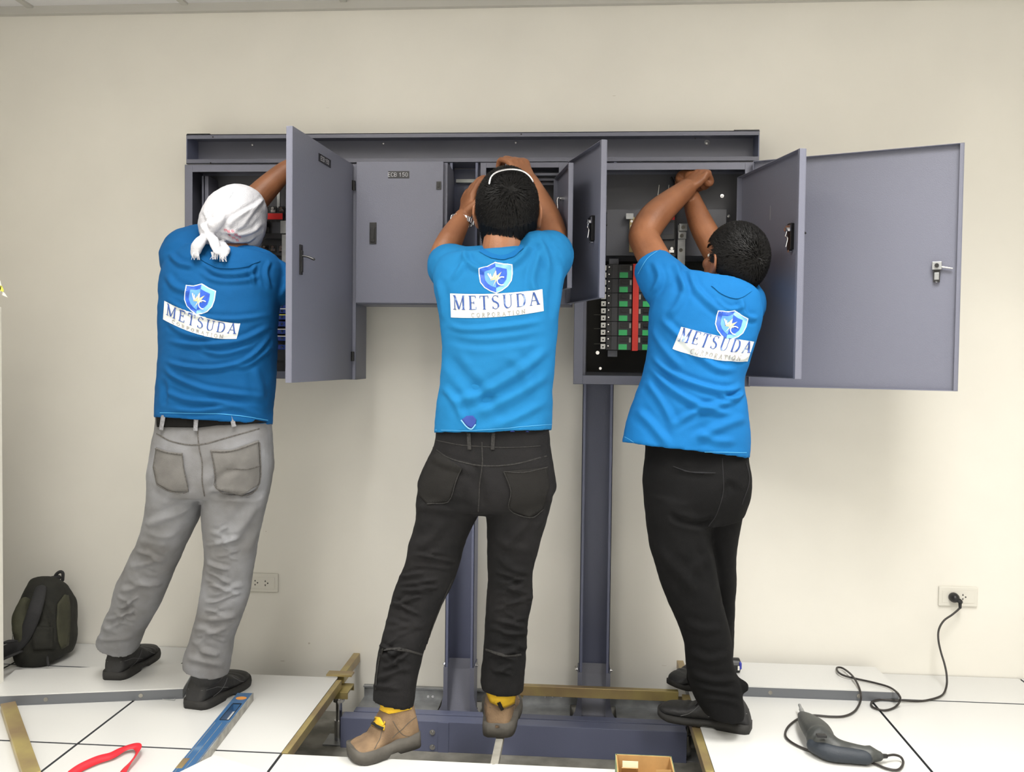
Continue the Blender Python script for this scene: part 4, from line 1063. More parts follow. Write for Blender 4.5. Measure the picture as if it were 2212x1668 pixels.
# ---- lettering strokes for the shirt print
def arc(cx, cy, rx, ry, a0, a1, n=10): return [(cx+rx*math.cos(math.radians(a0+(a1-a0)*i/n)), cy+ry*math.sin(math.radians(a0+(a1-a0)*i/n))) for i in range(n+1)]
GL = {
 'M': (1.0, [([(.14, 0), (.14, 1)], .035), ([(.14, 1), (.5, .03)], .13), ([(.5, .03), (.86, 1)], .035), ([(.86, 0), (.86, 1)], .12), ([(.03, .01), (.27, .01)], .035), ([(.72, .01), (1, .01)], .035), ([(.03, .99), (.2, .99)], .035), ([(.82, .99), (1, .99)], .035)]),
 'E': (.66, [([(.16, 0), (.16, 1)], .12), ([(.03, .985), (.6, .985)], .035), ([(.03, .015), (.62, .015)], .035), ([(.16, .5), (.46, .5)], .03), ([(.6, .985), (.6, .82)], .035), ([(.62, .015), (.62, .2)], .035), ([(.46, .6), (.46, .4)], .03)]),
 'T': (.72, [([(.36, 0), (.36, 1)], .12), ([(.02, .985), (.7, .985)], .035), ([(.02, .985), (.02, .8)], .035), ([(.7, .985), (.7, .8)], .035), ([(.24, .01), (.5, .01)], .035)]),
 'S': (.6, [(arc(.3, .76, .23, .235, 40, 170, 8), .05), (arc(.3, .76, .23, .235, 170, 235, 4)+[(.3, .53), (.42, .45)]+arc(.3, .25, .24, .24, 40, -30, 4), .12), (arc(.3, .25, .24, .24, -30, -165, 8), .05), ([(.52, .82), (.52, .99)], .03), ([(.07, .2), (.07, .02)], .03)]),
 'U': (.84, [([(.18, 1), (.18, .3)]+arc(.45, .3, .27, .29, 180, 260, 6), .12), (arc(.45, .3, .27, .29, 260, 360, 6)+[(.72, 1)], .035), ([(.03, .985), (.34, .985)], .035), ([(.58, .985), (.86, .985)], .035)]),
 'D': (.82, [([(.16, 0), (.16, 1)], .12), ([(.03, .985), (.4, .985)]+arc(.4, .5, .36, .485, 90, 50, 4), .04), (arc(.4, .5, .35, .485, 60, -60, 8), .12), (arc(.4, .5, .36, .485, -50, -90, 4)+[(.03, .015)], .04)]),
 'A': (.86, [([(.1, 0), (.42, 1)], .035), ([(.42, 1), (.76, 0)], .13), ([(.22, .34), (.6, .34)], .03), ([(.0, .01), (.22, .01)], .035), ([(.6, .01), (.9, .01)], .035)]),
 'C': (.78, [(arc(.42, .5, .34, .48, 50, 130, 6), .04), (arc(.42, .5, .34, .48, 120, 240, 8), .12), (arc(.42, .5, .34, .48, 230, 315, 6), .04), ([(.68, .72), (.68, .97)], .03)]),
 'O': (.86, [(arc(.43, .5, .34, .48, 60, 120, 4), .05), (arc(.43, .5, .33, .48, 110, 250, 8), .12), (arc(.43, .5, .34, .48, 240, 300, 4), .05), (arc(.43, .5, .33, .48, 290, 430, 8), .12)]),
 'R': (.78, [([(.16, 0), (.16, 1)], .12), ([(.03, .985), (.38, .985)]+arc(.38, .75, .22, .235, 90, -90, 8)+[(.16, .51)], .06), ([(.36, .5), (.66, .02)], .12), ([(.03, .01), (.3, .01)], .035), ([(.62, .01), (.8, .01)], .035)]),
 'P': (.68, [([(.16, 0), (.16, 1)], .12), ([(.03, .985), (.38, .985)]+arc(.38, .74, .22, .245, 90, -90, 8)+[(.16, .495)], .06), ([(.03, .01), (.3, .01)], .035)]),
 'I': (.36, [([(.18, 0), (.18, 1)], .12), ([(.04, .985), (.32, .985)], .035), ([(.04, .015), (.32, .015)], .035)]),
 'N': (.9, [([(.14, 0), (.14, 1)], .035), ([(.14, 1), (.76, .0)], .13), ([(.76, 0), (.76, 1)], .035), ([(.02, .985), (.18, .985)], .035), ([(.62, .985), (.9, .985)], .035), ([(.02, .015), (.27, .015)], .035)]),
}
def lettering(bv, text, mp, u0, u1, v0, v1, off, gap=.3):
    """mp(u,v)->pixel; letters fill u0..u1 (left-right), v0 bottom .. v1 top"""
    tot = sum(GL[c][0]+gap for c in text)-gap; k = (u1-u0)/tot; bm = bmesh.new(); x = 0
    p0 = np.array(mp(u0, v0)); e = 1e-3; hpx = np.hypot(*(np.array(mp(u0, v1))-p0))
    for ch in text:
        w_, st = GL[ch]
        for pl, wd in st:
            q = []
            for a, b in zip(pl, pl[1:]):
                n = max(1, int(math.hypot((b[0]-a[0]), (b[1]-a[1]))*6)); q += [(a[0]+(b[0]-a[0])*i/n, a[1]+(b[1]-a[1])*i/n) for i in range(n)]
            q.append(pl[-1]); pp = [mp(u0+(x+a)*k, v0+b*(v1-v0)) for a, b in q]
            ribbon_px(bv, pp, max(wd*hpx, 1.5), off, 1, bm=bm)
        x += w_+gap
    return bm
def shirt_print(shirt, quad, sag, sh_c, sh_ux, sh_uy, lt=(.02, .97, .36, .93), lc=(.2, .8, .0, .2)):
    """quad TL TR BR BL pixels; sag downward px at mid for top/bottom edge"""
    bv = bvh(shirt); TL, TR, BR, BL = [np.array(q, float) for q in quad]
    def mp(u, v):   # v 0 bottom .. 1 top
        top = TL+(TR-TL)*u; bot = BL+(BR-BL)*u; p = bot+(top-bot)*v; s = 4*u*(1-u); dn = (bot-top)/max(np.hypot(*(bot-top)), 1)
        return p+dn*s*(sag[1]+(sag[0]-sag[1])*v)
    bm = bmesh.new(); nx, ny = 64, 20
    G = [[bm.verts.new(hitpx(bv, *mp(i/nx, j/ny), .0015)[0]) for i in range(nx+1)] for j in range(ny+1)]
    for j in range(ny):
        for i in range(nx): bm.faces.new((G[j][i], G[j][i+1], G[j+1][i+1], G[j+1][i]))
    lab = obj('chest_print', bm, M['print'], shirt, True); lab.name = 'printed_banner'
    o = obj('banner_lettering', lettering(bv, 'METSUDA', mp, lt[0], lt[1], lt[2], lt[3], .0032), M['ltr'], shirt)
    o = obj('small_lettering', lettering(bv, 'CORPORATION', mp, lc[0], lc[1], lc[2], lc[3], .0028, .45), M['ltr2'], shirt)
    c = np.array(sh_c, float); ux = np.array(sh_ux, float); uy = np.array(sh_uy, float)
    def sp(P): return [tuple(c+ux*x+uy*y) for x, y in P]
    # outline in unit space, y down
    OUT = [(-1, -.65), (-.5, -.74), (0, -1), (.5, -.86), (1, -.78), (1.02, -.2), (.94, .25), (.7, .6), (.35, .85), (0, 1), (-.35, .85), (-.7, .6), (-.94, .25), (-1, -.2)]
    def sc(P, k, dy=0): return [(x*k, y*k+dy) for x, y in P]
    left = lambda P: [(min(x, 0), y) for x, y in P if x <= .001]
    right = lambda P: [(max(x, 0), y) for x, y in P if x >= -.001]
    def halfs(k): 
        P = sc(OUT, k); L_ = [p for p in P if p[0] <= .001]; R_ = [p for p in P if p[0] >= -.001]
        # order: left half from top centre down the left side
        i = [j for j, p in enumerate(P) if abs(p[0]) < .001]
        return P[i[1]:]+P[:i[0]+1], P[i[0]:i[1]+1]
    obj('emblem_rim', poly_px(bv, sp(sc(OUT, 1.07)), .0014), M['shln'], shirt, True)
    l1, r1 = halfs(1.0); l2, r2 = halfs(.70)
    em = obj('emblem_border', poly_px(bv, sp(l1), .0022), M['shd'], shirt, True)
    obj('emblem_border', poly_px(bv, sp(r1), .0022), M['shw'], shirt, True)
    obj('emblem_field', poly_px(bv, sp(l2), .0030), M['shl'], shirt, True)
    obj('emblem_field', poly_px(bv, sp(r2), .0030), M['shd'], shirt, True)
    star = [(.02, -.5), (.07, -.1), (.38, -.35), (.16, .05), (.3, .12), (.06, .18), (-.2, .6), (-.02, .16), (-.35, .2), (-.05, .03)]
    obj('emblem_star', poly_px(bv, sp(star), .0038), M['star'], shirt, True)
    bm = bmesh.new()
    for pl, wd in (([(-.5, -.3), (-.28, .12)], .07), ([(-.34, -.24), (-.2, .08), (.02, -.38)], .045), ([(.0, -.3), (.02, .05)], .05), (arc(.38, .28, .3, .27, 300, 70, 12), .06)):
        ribbon_px(bv, sp(pl), wd*2*np.hypot(*ux)/2*1.2, .0046, 2, bm=bm)
    obj('emblem_letters', bm, M['shln'], shirt)
    return bv
def patch(parent, name, bv, pts, m, off=.0025): return soft(name, poly_px(bv, pts, off, 9), m, parent, .003)
def seam(parent, bv, pl, w, m, off=.0014, name='seam'): return obj(name, ribbon_px(bv, pl, w, off), m, parent, True)
# ------------------------------------------------------------------ person in the middle (B)
def person_B():
    bm = bmesh.new()
    hc = at(1097, 462, -.615); f, u, r = frame_from((-.0, .90, .40), (0, -.3, 1)); hs = 1.08
    add_head(bm, hc, f, u, r, hs)
    tube(bm, [at(1085, 590, -.645), at(1088, 530, -.645), at(1094, 480, -.62)], [.07, .062, .058], 20)
    loft(bm, [(985, 940, 1140, 940, -.70, .085), (985, 850, 1165, 850, -.69, .085), (975, 740, 1180, 740, -.68, .09), (975, 640, 1185, 640, -.66, .09), (990, 580, 1170, 575, -.65, .075), (1040, 552, 1130, 548, -.645, .05)], 3)
    # arms: left (towards the gap between the boxes), right (over the head to the beam)
    Lsh, Lel, Lwr = at(985, 585, -.62), at(957, 560, -.43), at(1000, 470, -.335)
    tube(bm, [Lsh, at(965, 580, -.53), Lel, at(972, 520, -.40), Lwr], [.052, .05, .046, .042, .029], 20)
    add_hand(bm, Lwr, at(1016, 405, -.305)-Lwr, V((.75, .55, 0)), -1, 1.0, curl=(12, 22, 22), tcurl=8, spread=7)
    Rsh, Rel, Rwr = at(1180, 570, -.62), at(1196, 535, -.50), at(1142, 392, -.39)
    tube(bm, [Rsh, at(1192, 560, -.56), Rel, at(1180, 470, -.44), Rwr], [.056, .055, .052, .046, .031], 20)
    add_hand(bm, Rwr, at(1110, 335, -.36)-Rwr, V((-.35, .6, -.5)), 1, 1.02, curl=(38, 62, 45), tcurl=30, spread=3)
    # hips and legs inside the jeans
    loft(bm, [(980, 1010, 1150, 1010, -.70, .085), (975, 940, 1150, 940, -.70, .08)], 2)
    tube(bm, [at(985, 1040, -.70), at(945, 1200, -.72), at(905, 1330, -.75), at(862, 1470, -.79), at(856, 1520, -.80)], [.062, .048, .038, .028, .026], 16)
    tube(bm, [at(1125, 1040, -.70), at(1108, 1200, -.69), at(1100, 1330, -.67), at(1088, 1480, -.645), at(1086, 1515, -.63)], [.062, .048, .038, .028, .026], 16)
    me = fuse(bm, .0038, 4, name='person'); body = link('person', me, M['skin'], None, True)
    tag(body, 'person in a torn bright blue shirt and black jeans reaching up, in the middle', 'person', 'people working on the panels')
    face_parts(body, hc, f, u, r, hs)
    make_hair(body, hc, f, u, r, hs*1.0, n=9000, whorl=(0.15, -.75, .6), L=.026, seed=3, gs=.195, zk=-.94)
    # headband
    eb_ = bmesh.new(); ellipsoid(eb_, hc-f*.009+u*.028, (r*.103, f*.121, u*.125), 40); hv = BVHTree.FromBMesh(eb_); eb_.free()
    bm = bmesh.new(); P = [hitpx(hv, x, y, .0005)[0] for x, y in [tuple(q) for q in cr_interp([(1057, 397), (1060, 384), (1071, 373), (1090, 367), (1109, 366), (1129, 370), (1143, 380), (1151, 392)], 3)]]
    P = [P[0]]+[(P[i-1]+P[i]*2+P[i+1])/4 for i in range(1, len(P)-1)]+[P[-1]]
    tube(bm, P, [.0030]*len(P), 10, 1); obj('headband', bm, M['chrome'], body, True)
    # watch
    t_ = (at(1016, 405, -.305)-Lwr).normalized(); c = Lwr-t_*.012; h_ = t_.cross(V((0, 1, 0))).normalized(); v_ = t_.cross(h_)
    wt = None; bm = bmesh.new(); n = 26
    for i in range(n):
        a = 2*math.pi*i/n; p = c+h_*math.cos(a)*.037+v_*math.sin(a)*.031; q = (h_*math.cos(a)+v_*math.sin(a)).normalized(); s_ = t_.cross(q)
        Mx = Matrix(((s_.x, t_.x, q.x, p.x), (s_.y, t_.y, q.y, p.y), (s_.z, t_.z, q.z, p.z), (0, 0, 0, 1)))
        box(bm, -.0038, .0038, -.009, .009, -.0016, .0022, Mx)
    wt = obj('wristwatch', bm, M['chrome'], body, bevel=.0006)
    bm = bmesh.new(); p = c+v_*.033*(1 if v_.y > 0 else -1); q = v_*(1 if v_.y > 0 else -1); cyl(bm, p, p+q*.009, .018, 24); obj('watch_case', bm, M['chrome'], wt)
    # shirt
    def sb(bm):
        loft(bm, [(938, 936, 1192, 930, -.705, .125), (944, 890, 1193, 885, -.70, .125), (952, 830, 1194, 830, -.695, .125), (957, 760, 1202, 760, -.685, .125), (951, 690, 1206, 690, -.67, .125), (940, 635, 1215, 630, -.66, .122), (938, 590, 1222, 585, -.65, .112), (958, 555, 1212, 545, -.645, .092), (1012, 542, 1172, 532, -.645, .06)], 4, 48, lip0=8, th=.011, pw=2.3)
        tube(bm, [at(1000, 590, -.64), at(974, 578, -.60), at(966, 570, -.50)], [.078, .072, .060], 24, round_ends=False)
        tube(bm, [at(1168, 570, -.64), at(1184, 552, -.60), at(1194, 548, -.51)], [.084, .078, .066], 24, round_ends=False)
        tube(bm, [at(1010, 575, -.645), at(1045, 568, -.645), at(1120, 564, -.645), at(1160, 548, -.645)], [.06, .052, .052, .07], 20)
    F = [([(1000, 545), (1020, 575), (1060, 590)], 7, .006), ([(1150, 520), (1120, 560), (1085, 580)], 8, .007), ([(1175, 520), (1150, 600), (1160, 640)], 10, .006), ([(1160, 515), (1178, 545), (1188, 600)], 9, .006), ([(1005, 530), (1000, 570), (975, 610)], 8, .005),
         ([(1060, 560), (1082, 568), (1110, 558)], 5, .004), ([(960, 700), (1010, 712), (1100, 705), (1190, 690)], 8, .005), ([(955, 730), (1050, 745), (1195, 725)], 10, -.004),
         ([(1195, 740), (1140, 790), (1040, 850), (960, 875)], 13, .007), ([(1195, 800), (1120, 850), (1010, 905)], 14, .007), ([(960, 760), (1010, 820), (1090, 900)], 16, -.006), ([(1190, 860), (1120, 900), (1060, 925)], 12, .005), ([(950, 830), (985, 870), (1000, 915)], 10, .005), ([(1215, 560), (1205, 640), (1200, 700)], 10, .006), ([(945, 600), (955, 650), (958, 700)], 9, .005), ([(1090, 760), (1130, 800), (1150, 860)], 14, .004)]
    sh = garment('shirt', sb, M['shirtB'], body, .0048, 6, [(p_, w_*.8, h_*1.35) for p_, w_, h_ in F], .0030, (9, 9, 12), 5)
    bv = shirt_print(sh, ((973, 634), (1171, 625), (1174, 672), (975, 686)), (5, 6), (1071, 600), (34, -2), (1, 32), lt=(.03, .96, .34, .92), lc=(.22, .8, .03, .2))
    # collar ribbing and hem stitching
    o = seam(sh, bv, [(1038, 540), (1060, 552), (1083, 557), (1106, 551), (1128, 534)], 10, M['shirtC'], .0028, 'collar')
    seam(sh, bv, [(941, 929), (1010, 930), (1080, 926), (1150, 920), (1191, 917)], 1.6, M['stB'], .0015, 'hem_stitching')
    soft('tear', poly_px(bv, [(997, 907), (1008, 899), (1022, 898), (1029, 906), (1028, 916), (1019, 926), (1008, 920)], .002, 6), M['navy'], sh)
    seam(sh, bv, [(997, 907), (1008, 921), (1019, 927), (1028, 917)], 2.4, M['shw'], .004, 'frayed_edge')
    def ub(bm): loft(bm, [(960, 945, 1186, 940, -.705, .108), (956, 925, 1186, 922, -.70, .108)], 2, 40, pw=2.3)
    bm = bmesh.new(); ub(bm); obj('undershirt', bm, M['navy'], body, True)
    # jeans
    def jb(bm):
        P_ = [(952, 880, 1184, 880, -.70, .104), (946, 915, 1186, 915, -.705, .106), (945, 928, 1186, 930, -.705, .108), (938, 960, 1189, 965, -.705, .115), (918, 1005, 1196, 1010, -.705, .13), (904, 1050, 1200, 1060, -.705, .135), (930, 1088, 1170, 1090, -.70, .11), (995, 1108, 1100, 1110, -.70, .06)]
        loft(bm, P_, 4, 44, lip0=3, th=.006, pw=2.4)
        loft(bm, [(906, 1040, 1060, 1050, -.705, .115), (902, 1085, 1040, 1100, -.71, .11), (897, 1135, 1022, 1135, -.715, .098), (884, 1175, 1003, 1180, -.72, .088), (876, 1215, 990, 1225, -.725, .08), (860, 1255, 976, 1265, -.735, .075), (846, 1295, 957, 1302, -.745, .07), (836, 1340, 940, 1342, -.755, .068), (824, 1385, 922, 1390, -.77, .066), (814, 1430, 908, 1437, -.78, .064), (809, 1480, 900, 1480, -.79, .062), (806, 1508, 893, 1528, -.795, .058)], 4, 32, lip1=6, th=.006, pw=2.2)
        loft(bm, [(1052, 1050, 1198, 1040, -.70, .115), (1050, 1095, 1193, 1080, -.70, .11), (1052, 1135, 1180, 1130, -.70, .098), (1052, 1175, 1166, 1175, -.695, .088), (1053, 1215, 1156, 1215, -.69, .08), (1054, 1255, 1150, 1250, -.685, .075), (1051, 1300, 1152, 1290, -.68, .07), (1048, 1345, 1142, 1340, -.675, .067), (1045, 1390, 1138, 1390, -.67, .064), (1042, 1430, 1136, 1430, -.665, .062), (1038, 1468, 1133, 1462, -.66, .062), (1041, 1488, 1131, 1494, -.66, .058)], 4, 32, lip1=5, th=.006, pw=2.2)
    F = []
    rnd = random.Random(5)
    F += crumple(rnd, [(1190+k*17, 930-(1190+k*17-1195)*.33-62-((1190+k*17-1195)*-.05), 930-(1190+k*17-1195)*.33+55) for k in range(18)], .0075, 4.6)
    F += crumple(rnd, [(1235+k*17, 1050, 1148) for k in range(14)], .0065, 4.6)
    F += [([(905, 1090), (960, 1100), (1035, 1115)], 10, .006), ([(925, 980), (960, 1000), (1010, 1015), (1030, 1040)], 8, .006), ([(1160, 1100), (1120, 1150), (1080, 1190)], 10, .006), ([(1190, 1060), (1180, 1110), (1150, 1150)], 9, .006), ([(960, 1120), (935, 1160), (890, 1185)], 10, .006), ([(1020, 1000), (1035, 1060), (1045, 1105)], 12, -.008), ([(1060, 1150), (1100, 1180), (1150, 1190)], 9, .004), ([(1065, 1190), (1110, 1230), (1148, 1235)], 8, .005), ([(900, 1060), (905, 1090), (925, 1100)], 8, .005)]
    jn = garment('jeans', jb, M['jeanB'], body, .0048, 4, F, .0022, (12, 12, 18), 9)
    jv = bvh(jn)
    patch(jn, 'pocket', jv, [(942, 975), (998, 1012), (986, 1040), (969, 1083), (925, 1090), (905, 1068), (912, 1030), (925, 1000)], M['pockB'])
    patch(jn, 'pocket', jv, [(1088, 1019), (1180, 1010), (1186, 1050), (1172, 1100), (1143, 1118), (1100, 1098), (1102, 1060)], M['pockB'])
    seam(jn, jv, [(1041, 955), (1042, 1005), (1036, 1050), (1033, 1105)], 2.6, M['seamB'])
    seam(jn, jv, [(936, 967), (975, 992), (1040, 1006), (1110, 1003), (1180, 985)], 3, M['seamB'])
    seam(jn, jv, [(943, 951), (1000, 962), (1100, 967), (1186, 962)], 2, M['seamB'])
    seam(jn, jv, [(1088, 1019), (1130, 1021), (1180, 1010)], 2.2, M['seamB'], .005); seam(jn, jv, [(1088, 1019), (1103, 1060), (1100, 1098), (1143, 1118), (1172, 1100)], 2, M['seamB'], .005)
    seam(jn, jv, [(998, 1012), (986, 1040), (969, 1083), (925, 1090)], 2, M['seamB'], .005)
    for x0_, x1_ in ((1013, 1015), (1066, 1064)): seam(jn, jv, [(x0_, 936), (x1_, 972)], 8, M['seamB'], .004, 'belt_loop')
    seam(jn, jv, [(978, 1250), (955, 1300), (935, 1350), (918, 1405)], 2, M['seamB'])
    # turned-inside-out cuff panels
    for pts in ([(812, 1408), (862, 1402), (911, 1414)], [(1050, 1403), (1090, 1416), (1137, 1412)]):
        seam(jn, jv, pts, 5, M['seamB'], .003, 'cuff_edge')
    seam(jn, jv, [(822, 1412), (816, 1450), (812, 1490)], 2.5, M['seamB'], .002)
    # boots
    toe = atz(764, 1642, 0.0); heel = at(902, 1603, -.765)
    d_ = (toe-heel).normalized(); b1 = make_shoe(body, heel, toe+d_*.012, m=M['bootbrown'], ms=M['bootsole'], kind='boot', shin=at(852, 1500, -.79), w=1.12)
    heel2 = atz(1074, 1594, 0.0); heel2.z = 0
    b2 = make_shoe(body, heel2, heel2+V((-.01, .28, 0)), m=M['bootbrown'], ms=M['bootsole'], kind='boot', shin=at(1086, 1490, -.655), w=1.22)
    for b, pats in ((b1, ([(778, 1512), (826, 1507), (884, 1524), (888, 1532), (860, 1538), (841, 1543), (815, 1530), (784, 1524)], [(802, 1548), (822, 1550), (832, 1568), (830, 1578), (800, 1566)])), (b2, ([(1052, 1494), (1100, 1500), (1112, 1503), (1110, 1518), (1088, 1528), (1060, 1516)],))):
        v = bvh(b)
        for p in pats: soft('padded_panel', poly_px(v, p, .002, 8), M['bootyel'], b, .004)
    v = bvh(b1); seam(b1, v, [(800, 1558), (814, 1568), (830, 1575)], 7, M['black'], .006, 'lace_band'); seam(b1, v, [(864, 1520), (867, 1532)], 7, M['black'], .007, 'pull_tab')
    v = bvh(b2); seam(b2, v, [(1078, 1514), (1085, 1530)], 7, M['black'], .007, 'pull_tab')
    return body

# ------------------------------------------------------------------ person at the left (A)
def person_A():
    bm = bmesh.new()
    hc = at(508, 492, -.60); f, u, r = frame_from((.42, .88, .10), (-.06, -.16, 1)); hs = .82
    add_head(bm, hc, f, u, r, hs)
    tube(bm, [at(490, 600, -.63), at(497, 555, -.62), at(508, 520, -.60)], [.07, .060, .058], 20)
    loft(bm, [(370, 905, 560, 905, -.64, .085), (370, 800, 565, 800, -.64, .09), (375, 700, 575, 700, -.64, .09), (390, 630, 578, 630, -.63, .080), (420, 580, 560, 580, -.62, .06)], 3)
    # left arm crosses in front of the face up into the panel
    Le, Lw = at(525, 458, -.40), at(612, 372, -.35)
    tube(bm, [at(410, 560, -.60), at(440, 525, -.50), Le, at(572, 410, -.375), Lw, at(636, 358, -.335)], [.056, .052, .048, .041, .032, .029], 20)
    add_hand(bm, at(636, 358, -.335), V((.8, .02, -.2)), V((.0, .9, -.5)), -1, 1.0, curl=(40, 55, 40))
    # right arm straight ahead behind the door
    Rw = at(652, 585, -.345)
    tube(bm, [at(575, 612, -.62), at(598, 614, -.53), at(620, 612, -.44), Rw], [.046, .044, .040, .030], 20)
    add_hand(bm, Rw, V((.1, .6, .5)), V((.5, .5, -.3)), 1, 1.0, curl=(30, 50, 35))
    loft(bm, [(370, 1000, 555, 1000, -.64, .085), (368, 900, 555, 900, -.64, .08)], 2)
    tube(bm, [at(385, 1040, -.63), at(345, 1170, -.58), at(295, 1290, -.50), at(262, 1400, -.40), at(264, 1425, -.385)], [.060, .046, .036, .028, .026], 16)
    tube(bm, [at(520, 1040, -.64), at(500, 1170, -.62), at(485, 1290, -.60), at(458, 1430, -.55), at(460, 1455, -.54)], [.060, .046, .036, .028, .026], 16)
    me = fuse(bm, .0038, 4, name='person'); body = link('person', me, M['skin2'], None, True)
    tag(body, 'person in a white towel headscarf, blue shirt and faded grey jeans, at the left', 'person', 'people working on the panels')
    face_parts(body, hc, f, u, r, hs)
    # towel
    tv = at(504, 474, -.60)
    def tb(bm):
        ellipsoid(bm, tv, (V((1, 0, 0))*.098, V((0, 1, 0))*.112, (V((.16, .1, 1)).normalized())*.110), 32)
        loft(bm, [(438, 470, 572, 476, -.60, .095), (436, 505, 570, 500, -.60, .085), (446, 530, 556, 524, -.61, .07), (470, 545, 520, 545, -.63, .045)], 4, 28)
        # knot and tails
        k = at(450, 500, -.705); ellipsoid(bm, k, (V((.024, 0, .006)), V((0, .022, 0)), V((-.006, 0, .028))), 16)
        tube(bm, [at(452, 498, -.705), at(470, 482, -.72), at(480, 468, -.712)], [.016, .018, .012], 14)
        tube(bm, [at(450, 505, -.715), at(462, 520, -.74), at(468, 543, -.75)], [.016, .018, .014], 14, flat=(1, .5))
        tube(bm, [at(445, 508, -.715), at(428, 528, -.735), at(422, 546, -.74)], [.014, .026, .018], 14, flat=(1, .6))
        tube(bm, [at(480, 525, -.70), at(488, 540, -.73), at(484, 552, -.745)], [.014, .015, .009], 12, flat=(1, .4))
    F = []
    for k in range(7):
        a = .25+k*.16; F.append(([(470+3*k, 500-6*k*.6), (500+9*k, 488-10*k+14), (540+5*k, 460-9*k+22)], 5, .0045))
    F += [([(478, 492), (510, 505), (545, 500), (568, 480)], 6, .005), ([(472, 505), (500, 520), (535, 520), (558, 505)], 5, .004), ([(440, 450), (450, 475), (456, 495)], 6, .004), ([(432, 480), (440, 495), (448, 503)], 5, .004), ([(480, 530), (500, 538), (530, 532)], 5, .004)]
    tw = garment('towel', tb, M['towel'], body, .0042, 3, [(p_, w_*.8, h_*1.3) for p_, w_, h_ in F], .0022, (30, 30, 30), 3)
    v = bvh(tw)
    bm = bmesh.new(); rnd = random.Random(2)
    for px, py, n in ((463, 550, 9), (424, 551, 7), (482, 555, 9)):
        for k in range(n):
            a = at(px-7+14*k/n+rnd.uniform(-1, 1), py-5, -.752); tube(bm, [a, a+V((rnd.uniform(-.004, .004), 0, -.010)), a+V((rnd.uniform(-.006, .006), .002, -.020))], [.0016, .0012, .0006], 5, 1)
    obj('fringe', bm, M['towel'], tw)
    bm = bmesh.new()
    for k, (x, y) in enumerate(((487, 497), (494, 500), (502, 500), (510, 507), (518, 512), (496, 508), (504, 514), (512, 519))):
        for j in range(3): ribbon_px(v, [(x-3+2*j, y-3), (x-1+2*j+((k+j) % 3)-1, y+3)], 1.1, .0015, 2, bm=bm)
        ribbon_px(v, [(x-3, y-2+(k % 3)), (x+4, y+(k % 2)*2)], 1.1, .0015, 2, bm=bm)
    obj('faded_print', bm, M['towelred'], tw)
    bm = bmesh.new()
    for x, y in ((447, 460), (451, 466), (498, 425), (503, 417)): ribbon_px(v, [(x-4, y+5), (x+2, y-5), (x+4, y)], 1.6, .0015, 2, bm=bm)
    obj('faded_print', bm, M['towelblue'], tw)
    def sb(bm):
        loft(bm, [(341, 903, 583, 918, -.645, .125), (343, 870, 586, 872, -.64, .128), (346, 820, 591, 820, -.64, .128), (350, 760, 594, 760, -.64, .128), (349, 700, 595, 705, -.64, .126), (350, 650, 600, 660, -.635, .124), (351, 605, 612, 610, -.63, .115), (362, 565, 612, 575, -.625, .10), (395, 535, 592, 553, -.62, .085)], 4, 48, lip0=7, th=.011, pw=2.3)
        tube(bm, [at(405, 575, -.61), at(405, 548, -.60), at(436, 522, -.50)], [.080, .078, .060], 24, round_ends=False)
        tube(bm, [at(580, 605, -.62), at(597, 612, -.58), at(612, 616, -.49)], [.072, .070, .058], 24, round_ends=False)
        tube(bm, [at(410, 560, -.62), at(450, 565, -.625), at(530, 568, -.625), at(570, 580, -.62)], [.06, .055, .055, .055], 20)
    F = [([(430, 565), (470, 590), (520, 592), (565, 575)], 6, .006), ([(425, 580), (465, 605), (530, 605), (570, 592)], 7, .004), ([(352, 640), (420, 680), (500, 690), (590, 680)], 6, .005), ([(352, 735), (430, 745), (520, 735), (592, 700)], 7, .007), ([(352, 778), (400, 792), (470, 795), (540, 772), (594, 715)], 6, .008), ([(353, 792), (380, 815), (440, 840), (500, 850), (580, 858)], 7, .007), ([(348, 840), (400, 862), (480, 870), (580, 885)], 7, .006), ([(350, 880), (420, 888), (500, 880), (575, 900)], 7, .005), ([(500, 795), (540, 785), (592, 745)], 6, .006), ([(355, 690), (400, 720), (480, 735)], 7, .004), ([(555, 565), (545, 590), (552, 620)], 6, .006), ([(585, 560), (575, 590), (585, 630)], 6, .005), ([(545, 790), (560, 830), (565, 870)], 12, .005), ([(362, 545), (390, 570), (425, 575)], 7, .006), ([(357, 590), (380, 620), (430, 635)], 9, .005), ([(350, 815), (356, 850), (352, 880)], 8, -.004), ([(420, 750), (480, 765), (550, 745)], 6, .005)]
    sh = garment('shirt', sb, M['shirtA'], body, .0048, 6, [(p_, w_*.8, h_*1.35) for p_, w_, h_ in F], .0028, (10, 10, 14), 15)
    bv = shirt_print(sh, ((356, 650), (519, 699), (511, 733), (353, 690)), (9, 12), (430, 647), (30, 8), (-6, 32), lt=(.04, .97, .36, .95), lc=(.12, .82, .05, .24))
    seam(sh, bv, [(432, 553), (460, 570), (495, 575), (535, 570), (560, 560)], 11, M['shirtA'], .003, 'collar')
    seam(sh, bv, [(346, 892), (400, 892), (470, 894), (530, 900), (578, 908)], 1.5, M['stB'], .0015, 'hem_stitching')
